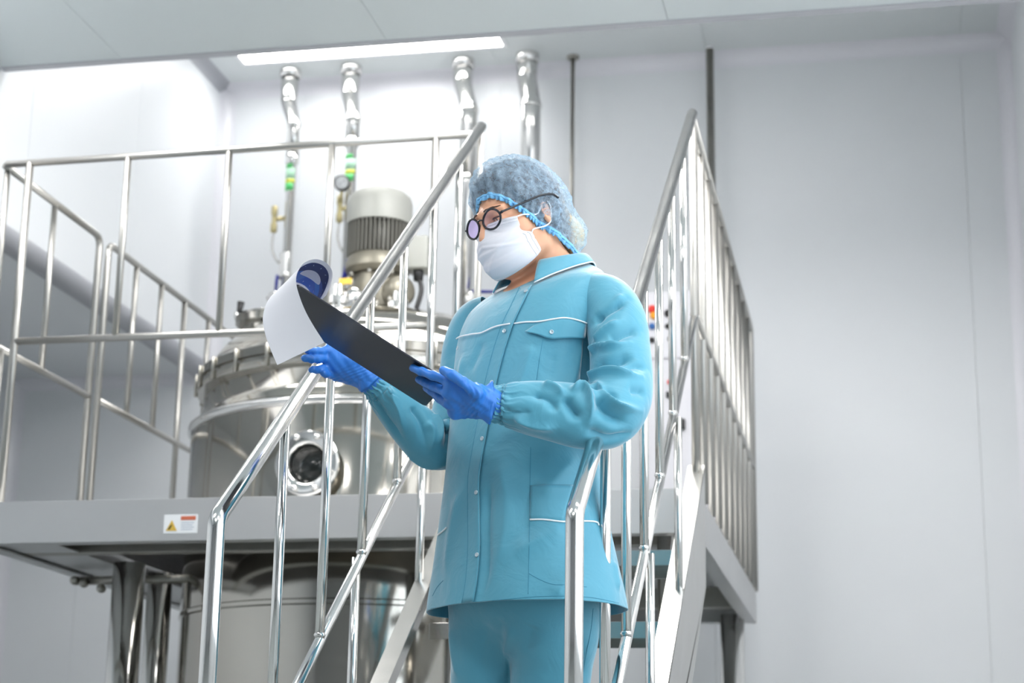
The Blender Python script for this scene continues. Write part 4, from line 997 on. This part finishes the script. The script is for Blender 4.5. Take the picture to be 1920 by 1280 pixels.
tc = nt.nodes.new('ShaderNodeTexCoord'); n1 = nt.nodes.new('ShaderNodeTexNoise'); n1.inputs['Scale'].default_value = 420; n1.inputs['Detail'].default_value = 3; n2 = nt.nodes.new('ShaderNodeTexNoise'); n2.inputs['Scale'].default_value = 60; n2.inputs['Detail'].default_value = 5; n2.inputs['Distortion'].default_value = .9
for n in (n1, n2): nt.links.new(tc.outputs['Object'], n.inputs['Vector'])
su = nt.nodes.new('ShaderNodeMath'); su.operation = 'MULTIPLY_ADD'; su.inputs[1].default_value = .55; nt.links.new(n1.outputs['Fac'], su.inputs[0]); nt.links.new(n2.outputs['Fac'], su.inputs[2])
rg = nt.nodes.new('ShaderNodeMapRange'); rg.inputs['From Min'].default_value = .55; rg.inputs['From Max'].default_value = 1.0; rg.inputs['To Min'].default_value = .22; rg.inputs['To Max'].default_value = .72; nt.links.new(su.outputs[0], rg.inputs['Value'])
nt.links.new(rg.outputs[0], m2.inputs[0]); nt.links.new(tp.outputs[0], m2.inputs[1]); nt.links.new(m1.outputs[0], m2.inputs[2]); nt.links.new(m2.outputs[0], out.inputs[0])
Vc = toW(hV(Lc.reshape(-1, 3))); cap = mk('hair_cap', Vc, grid_faces(nB, nA), capm, person, True); cap['label'] = 'blue see-through bouffant cap'
# hair lies inside the cap
V, F = HV, HFc
_L = hinv(V)-C0; _r = np.linalg.norm(_L, axis=1); _d = _L/_r[:, None]; _a = np.arctan2(_d@E2, _d@E1); _b = np.arccos(np.clip(_d@AX, -1, 1))
_ia = ((_a+np.pi)/(2*np.pi)*nA).astype(int) % nA; _u = _b/bm_[_ia]; _ib = np.clip(((_u-.02)/.98*(nB-1)).astype(int), 0, nB-1)
_lim = R[_ib, _ia]-np.where(_u > .85, .007, .005); _r2 = np.minimum(_r, _lim); V = smooth_mesh(HC+HS*((C0+_d*_r2[:, None])@HM), F, 2, .4)
L = hinv(V); N = vnormals(V, F)
V = V+N*(.0012*np.sin(L[:, 2]*900+L[:, 1]*150+3*np.sin(L[:, 0]*60)))[:, None]
hm = bpy.data.materials.new('two_tone_hair'); hm.use_nodes = True; nt = hm.node_tree; bs = nt.nodes['Principled BSDF']; bs.inputs['Roughness'].default_value = .42
at = nt.nodes.new('ShaderNodeAttribute'); at.attribute_name = 'tone'
tc = nt.nodes.new('ShaderNodeTexCoord'); mp = nt.nodes.new('ShaderNodeMapping'); mp.inputs['Scale'].default_value = (30, 30, 260); nz_ = nt.nodes.new('ShaderNodeTexNoise'); nz_.inputs['Scale'].default_value = 1.2; nz_.inputs['Detail'].default_value = 4
nt.links.new(tc.outputs['Object'], mp.inputs[0]); nt.links.new(mp.outputs[0], nz_.inputs['Vector'])
ad = nt.nodes.new('ShaderNodeMath'); ad.operation = 'MULTIPLY_ADD'; ad.inputs[1].default_value = .7; nt.links.new(nz_.outputs['Fac'], ad.inputs[0]); nt.links.new(at.outputs['Fac'], ad.inputs[2])
cr = nt.nodes.new('ShaderNodeValToRGB'); cr.color_ramp.elements[0].position = .35; cr.color_ramp.elements[0].color = srgb(44, 40, 44); cr.color_ramp.elements[1].position = .95; cr.color_ramp.elements[1].color = srgb(226, 196, 140)
e2 = cr.color_ramp.elements.new(.62); e2.color = srgb(140, 118, 90)
nt.links.new(ad.outputs[0], cr.inputs[0]); nt.links.new(cr.outputs[0], bs.inputs['Base Color'])
bp = nt.nodes.new('ShaderNodeBump'); bp.inputs['Strength'].default_value = .6; bp.inputs['Distance'].default_value = .003; nt.links.new(nz_.outputs['Fac'], bp.inputs['Height']); nt.links.new(bp.outputs[0], bs.inputs['Normal'])
hair = mk('hair', toW(V), F.tolist(), hm, person, True); hair['label'] = 'dark hair with a blond bun at the nape'
tone = np.clip((-L[:, 1]-.085)/.03, 0, 1)*np.clip((.005-L[:, 2])/.03, 0, 1)
tone = np.maximum(tone, .35*np.clip((-L[:, 1]-.07)/.03, 0, 1))
atr = hair.data.attributes.new('tone', 'FLOAT', 'POINT'); atr.data.foreach_set('value', (tone*.85).astype(np.float32))

# elastic band with ruffle
M['band'] = mat('blue_elastic', srgb(120, 184, 228), .7, noise=(200, .12))
EL = Lc[-1]; Cn = EL.mean(0); nr = nA*4; idx = np.arange(nr)/4; i0 = idx.astype(int) % nA; i1 = (i0+1) % nA; f_ = (idx % 1)[:, None]; EE = EL[i0]*(1-f_)+EL[i1]*f_
Dd = Lc[-1]-Lc[-4]; Dd /= np.linalg.norm(Dd, axis=1)[:, None]; DD = Dd[i0]*(1-f_)+Dd[i1]*f_; OUT = EE-C0; OUT /= np.linalg.norm(OUT, axis=1)[:, None]
wv = np.sin(np.arange(nr)*2*np.pi*64/nr)
rows = [EE-DD*.005+OUT*.0012, EE+OUT*(.0015+.0008*wv)[:, None], EE+DD*.004+OUT*(.0016+.0018*wv)[:, None], EE+DD*(.010+.0022*wv)[:, None]+OUT*(.002+.0040*wv)[:, None]]
bo = mk('ruffle', toW(hV(np.vstack(rows))), grid_faces(4, nr), M['band'], cap, True); so_ = bo.modifiers.new('Solidify', 'SOLIDIFY'); so_.thickness = .0008
one('elastic', tube(toW(hV(np.vstack([EE[::4]+OUT[::4]*.0022, EE[:1]+OUT[:1]*.0022]))), .0017, 8), M['band'], cap)
# gathered tuft at the brow
tf = [hl(.002+.006*math.sin(i*2.1), .112+.006*math.cos(i*1.7), .062+.004*math.sin(i)) for i in range(1)]

# --- mask
nS, nT = 90, 70; Vm = []
ct = np.array([0, .12, .30, .55, .80, .93, 1.]); cf = np.array([.107, .121, .133, .130, .118, .103, .086]); cu = np.array([.004, -.010, -.030, -.062, -.097, -.113, -.121])
sf = np.array([.052, .050, .046, .040, .034, .030, .030]); su_ = np.array([-.004, -.016, -.030, -.048, -.068, -.080, -.086])
for j in range(nT):
    t = j/(nT-1); lim = .80+.20*(1/(1+math.exp(-(t-.40)*38)))
    f0, u0 = np.interp(t, ct, cf), np.interp(t, ct, cu); f1, u1 = np.interp(t, ct, sf), np.interp(t, ct, su_)
    wid = .0745*(1-.05*t)
    nose = math.exp(-((t-.2)/.16)**2)
    for i in range(nS):
        s = (-1+2*i/(nS-1))*lim; sa = abs(s)
        x_ = wid*math.sin(s*math.pi/2*.98)
        gq = max(0., math.cos(s*math.pi/2))**.95
        gq = gq*(1-.22*nose*(1-math.exp(-(sa/.25)**2)))
        f_2 = f1+(f0-f1)*gq; u_2 = u1+(u0-u1)*gq**.8
        # pleats and creases
        pl_ = .0022*sum(1/(1+math.exp(-(t-c)*120)) for c in (.33, .52, .70))*gq - .002*gq
        cre = .0022*math.exp(-((s*.6+t-.75)/.05)**2)+.0020*math.exp(-((t-.42-.25*sa)/.03)**2)-.0016*math.exp(-((t-.62+.15*s)/.04)**2)
        Vm.append((x_*1.0, f_2+pl_+cre, u_2))
Vm = np.array(Vm); mk_ = mk('face_mask', toW(hV(Vm)), grid_faces(nT, nS, False), M['maskm'], person, True); mk_['label'] = 'white pleated disposable face mask'
s_ = mk_.modifiers.new('Solidify', 'SOLIDIFY'); s_.thickness = .0014; s_.offset = 0
G = Vm.reshape(nT, nS, 3)
def mline(ids, r, name, m=None): 
    P = np.array([G[j, i] for j, i in ids]); c = P-np.array((0, -.02, -.03)); c /= np.linalg.norm(c, axis=1)[:, None]
    return one(name, tube(toW(hV(P+c*.0012)), r, 6), m or M['maskm'], mk_)
mline([(3, i) for i in range(nS)], .0009, 'welt'); mline([(7, i) for i in range(nS)], .0008, 'welt'); mline([(nT-3, i) for i in range(nS)], .0009, 'welt')
mline([(j, nS-3) for j in range(30, nT)], .0009, 'welt'); mline([(j, 2) for j in range(30, nT)], .0009, 'welt'); mline([(j, nS-7) for j in range(30, nT)], .0007, 'welt')
for sg, ii in ((1, nS-1), (-1, 0)):
    a_, b_ = G[1, ii], G[33, ii]
    up = [a_, a_+np.array((sg*.003, -.018, .002)), np.array((sg*.079, .012, -.004)), np.array((sg*.084, -.012, .024)), np.array((sg*.083, -.030, .010)), np.array((sg*.080, -.022, -.022)), np.array((sg*.077, -.004, -.034)), b_+np.array((sg*.002, -.008, .006)), b_]
    one('ear_loop', tube(toW(hV(spline(np.array(up), 7))), .0017, 8), M['piping'], mk_)
# --- glasses
gs = mk('glasses', *[toW(hV(np.array(x))) if k == 0 else x for k, x in enumerate(tube(spline(np.array([(-.011, .1135, .014), (-.004, .1165, .0175), (.004, .1165, .0175), (.011, .1135, .014)]), 5), .0020, 10))], M['frame'], person, True)
gs['label'] = 'round black-framed glasses'
lens = bpy.data.materials.new('lens'); lens.use_nodes = True; nt = lens.node_tree; nt.nodes.clear(); out = nt.nodes.new('ShaderNodeOutputMaterial')
tp = nt.nodes.new('ShaderNodeBsdfTransparent'); tp.inputs[0].default_value = (.97, .95, 1, 1); gl_ = nt.nodes.new('ShaderNodeBsdfGlossy'); gl_.inputs['Roughness'].default_value = .02; gl_.inputs[0].default_value = (.80, .66, 1, 1); fz = nt.nodes.new('ShaderNodeFresnel'); fz.inputs[0].default_value = 1.34
mx = nt.nodes.new('ShaderNodeMixShader'); nt.links.new(fz.outputs[0], mx.inputs[0]); nt.links.new(tp.outputs[0], mx.inputs[1]); nt.links.new(gl_.outputs[0], mx.inputs[2]); nt.links.new(mx.outputs[0], out.inputs[0])
for sg in (1, -1):
    c = np.array((sg*.0335, .1105, .008)); n = 48; a = np.linspace(0, 2*np.pi, n, endpoint=False)
    ux = np.array((math.cos(.16), -sg*math.sin(.16)*1.0, 0)); uz = np.array((0, -.10, .995))
    rx = .0245+.0015*np.cos(2*a); rz = .0225+.0012*np.sin(a)
    ringp = c+(rx*np.cos(a))[:, None]*ux+(rz*np.sin(a))[:, None]*uz
    Pc = np.vstack([ringp, ringp[:1], ringp[1:2]])
    one('rim', tube(toW(hV(Pc)), .0027, 10, False), M['frame'], gs)
    nrm = np.cross(ux, uz); nrm *= np.sign(nrm[1])
    rr = [.0, .35, .7, 1.]; Vl = []
    for q in rr: Vl += [c+q*(p-c)+nrm*.0015*(1-q*q) for p in ringp]
    one('lens', (toW(hV(np.array(Vl))), grid_faces(4, n)), lens, gs)
    tm = spline(np.array([(sg*.0585, .1050, .0135), (sg*.066, .100, .0155), (sg*.079, .060, .022), (sg*.092, .028, .0275), (sg*.100, .004, .031), (sg*.104, -.026, .029), (sg*.100, -.046, .020)]), 6)
    one('temple', tube(toW(hV(tm)), np.concatenate([[.0040]*6, [.0030]*(len(tm)-6)]), 8, True, .7), M['frame'], gs)
    # eyebrow and eye
    br = spline(np.array([(sg*.012, .1070, .034), (sg*.030, .1060, .041), (sg*.052, .0880, .036)]), 6)
    Q = [near(BV, toW(hl(*p))) for p in br]; eb = one('eyebrow', tube(np.array(Q), [.0022, .0026, .003, .003, .003, .003, .003, .0028, .0026, .0022, .0018, .0014, .001][:len(Q)], 8), M['brow'], person)
    ec = np.array((sg*.032, .0865, .008)); ew = one('eye', lathe([(.0, -.012), (.009, -.008), (.0122, 0), (.0105, .0065), (.006, .0108), (.0, .0124)], toW(hV(ec)), 24, toW(HF-.35*HU)), M['eye'], person)
    one('iris', lathe([(.0, .0122), (.0035, .0122), (.0058, .0112), (.0052, .0105)], toW(hV(ec)), 20, toW(HF-.35*HU)), M['iris'], ew)
    # upper lid with lashes
    lid = np.array([ec+np.array((0.0132*math.sin(t), .0132*math.cos(t)*math.cos(.25), .0032)) for t in np.linspace(-1.1, 1.1, 12)])
    one('eyelid', tube(toW(hV(lid)), .0020, 8), M['brow'], ew)

# ------------------------------------------------------------------ clipboard with papers
A_ = PT(555, 533, 3.765); B_ = PT(843, 717, 3.812); dv = PT(797, 762, 4.035)-PT(843, 717, 3.812)
D_ = A_+dv; C_ = B_+dv
cbd = empty('clipboard', toW((A_+B_+C_+D_)/4), 'dark navy clipboard with white papers held in gloved hands', 'clipboard')
nrm = np.cross(B_-A_, dv); nrm /= np.linalg.norm(nrm); nrm *= np.sign(nrm[2])
def bp_(u, v, h=0): return A_+(B_-A_)*u+dv*v+nrm*h
rc = .035
poly = []
for (cu_, cv_), a0 in (((0, 0), 180), ((1, 0), 270), ((1, 1), 0), ((0, 1), 90)):
    ru, rv = .012/np.linalg.norm(B_-A_), .012/np.linalg.norm(dv)
    for t in np.linspace(a0, a0+90, 5):
        poly.append(bp_((ru if cu_ == 0 else 1-ru)+ru*math.cos(math.radians(t)), (rv if cv_ == 0 else 1-rv)+rv*math.sin(math.radians(t)), 0))
bmn = mat('navy_board', srgb(27, 30, 42), .3, noise=(60, .06), bump=(300, .1, .0005))
V, F = prism([toW(p) for p in poly], toW(nrm*.003)); one('board', (V, F), bmn, cbd, False)
pap = mat('white_paper', srgb(238, 239, 246), .7, **{'Subsurface Weight': .0}); 
stk = [bp_(.03, .05, .0035), bp_(.96, .05, .0035), bp_(.96, .95, .0035), bp_(.03, .95, .0035)]
one('paper_stack', prism([toW(p) for p in stk], toW(nrm*.002)), pap, cbd, False)
ck = [bp_(.005, .28, .0055), bp_(.075, .28, .0055), bp_(.075, .72, .0055), bp_(.005, .72, .0055)]
one('clip', prism([toW(p) for p in ck], toW(nrm*.006)), M['steel'], cbd, False)
one('clip_rivet', lathe([(.005, -.0012), (.005, 0), (.0, 0)], toW(bp_(.04, .12, 0)), 14, toW(-nrm)), M['steel2'], cbd)
# turned-over sheet: curls up over the clip end and hangs beyond it
b0 = 3.765
nearE = [(612, 553, 3.775), (620, 532, 3.772), (623, 510, 3.768), (612, 493, 3.764), (592, 486, 3.760), (572, 492, 3.758), (559, 508, 3.756), (555, 527, 3.754), (560, 551, 3.752), (572, 582, 3.750), (588, 611, 3.749), (608, 642, 3.748)]
farE = [(566, 598, 3.99), (574, 578, 3.985), (577, 556, 3.98), (566, 540, 3.97), (547, 534, 3.955), (527, 541, 3.935), (508, 556, 3.91), (497, 576, 3.89), (493, 600, 3.875), (498, 628, 3.86), (508, 656, 3.85), (520, 684, 3.84)]
NE = spline(np.array([PT(*p) for p in nearE]), 6); FE = spline(np.array([PT(*p) for p in farE]), 6); nP = len(NE); nW = 30
sh = np.array([[NE[i]*(1-w_)+FE[i]*w_ for w_ in np.linspace(0, 1, nW)] for i in range(nP)])
Vs = toW(sh.reshape(-1, 3)); Fs = grid_faces(nP, nW, False)
Ns = vnormals(Vs, np.asarray(Fs)); th = .0003
V2 = np.vstack([Vs+Ns*th, Vs-Ns*th]); n_ = len(Vs); F2 = Fs+[[q+n_ for q in f[::-1]] for f in Fs]
# printed ring chart on the inner face of the curl
pr = bpy.data.materials.new('printed_sheet'); pr.use_nodes = True; nt = pr.node_tree; bs = nt.nodes['Principled BSDF']; bs.inputs['Roughness'].default_value = .6
uvn = nt.nodes.new('ShaderNodeUVMap'); uvn.uv_map = 'uv'; sp_ = nt.nodes.new('ShaderNodeSeparateXYZ'); nt.links.new(uvn.outputs[0], sp_.inputs[0])
def mth(op, a, b=None, c=None):
    n = nt.nodes.new('ShaderNodeMath'); n.operation = op
    for i, v in enumerate((a, b, c)):
        if v is None: continue
        if isinstance(v, (int, float)): n.inputs[i].default_value = v
        else: nt.links.new(v, n.inputs[i])
    return n.outputs[0]
dx = mth('SUBTRACT', sp_.outputs[0], .105); dy = mth('SUBTRACT', sp_.outputs[1], .080)
rad = mth('SQRT', mth('ADD', mth('MULTIPLY', dx, dx), mth('MULTIPLY', dy, dy))); angn = mth('ARCTAN2', dy, dx)
ringm = mth('MULTIPLY', mth('GREATER_THAN', rad, .027), mth('LESS_THAN', rad, .082))
cr = nt.nodes.new('ShaderNodeValToRGB'); cr.color_ramp.interpolation = 'CONSTANT'; el = cr.color_ramp.elements
el[0].position = 0; el[0].color = srgb(38, 108, 200); el[1].position = .30; el[1].color = srgb(26, 46, 104)
for ps, cc in ((.62, (58, 84, 160)), (.72, (40, 120, 208)), (.86, (30, 88, 190))):
    e_ = el.new(ps); e_.color = srgb(*cc)
nt.links.new(mth('FRACT', mth('MULTIPLY_ADD', angn, 1/(2*math.pi), .96)), cr.inputs[0])
mx = nt.nodes.new('ShaderNodeMix'); mx.data_type = 'RGBA'; mx.inputs[6].default_value = srgb(236, 236, 244); nt.links.new(ringm, mx.inputs[0]); nt.links.new(cr.outputs[0], mx.inputs[7])
tick = mth('MULTIPLY', mth('MULTIPLY', mth('GREATER_THAN', mth('SINE', mth('MULTIPLY', angn, 22)), .985), mth('GREATER_THAN', rad, .058)), mth('LESS_THAN', rad, .066))
mx2 = nt.nodes.new('ShaderNodeMix'); mx2.data_type = 'RGBA'; mx2.inputs[7].default_value = srgb(190, 205, 235); nt.links.new(tick, mx2.inputs[0]); nt.links.new(mx.outputs[2], mx2.inputs[6]); nt.links.new(mx2.outputs[2], bs.inputs['Base Color'])
cen = toW((NE.mean(0)+FE.mean(0))/2)
mid_i = nP//4; inner_plus = np.dot(Ns[mid_i*nW+nW//2], toW(np.array(PT(590, 520, 3.88)))-Vs[mid_i*nW+nW//2]) > 0
mi = [1 if inner_plus else 0]*len(Fs)+[0 if inner_plus else 1]*len(Fs)
sheet = mk('turned_sheet', V2, F2, None, cbd, True, mats=[pr, pap], mi=mi); sheet['label'] = 'curled white sheet with a printed blue ring chart'
uvl = sheet.data.uv_layers.new(name='uv'); ln = np.concatenate([[0], np.cumsum(np.linalg.norm(np.diff(NE, axis=0), axis=1))])
uvv = np.array([(w_*.21, ln[i]) for i in range(nP) for w_ in np.linspace(0, 1, nW)]); uvv = np.vstack([uvv, uvv])
lv = np.zeros(len(sheet.data.loops), dtype=np.int32); sheet.data.loops.foreach_get('vertex_index', lv); uvl.data.foreach_set('uv', uvv[lv].ravel().astype(np.float32))
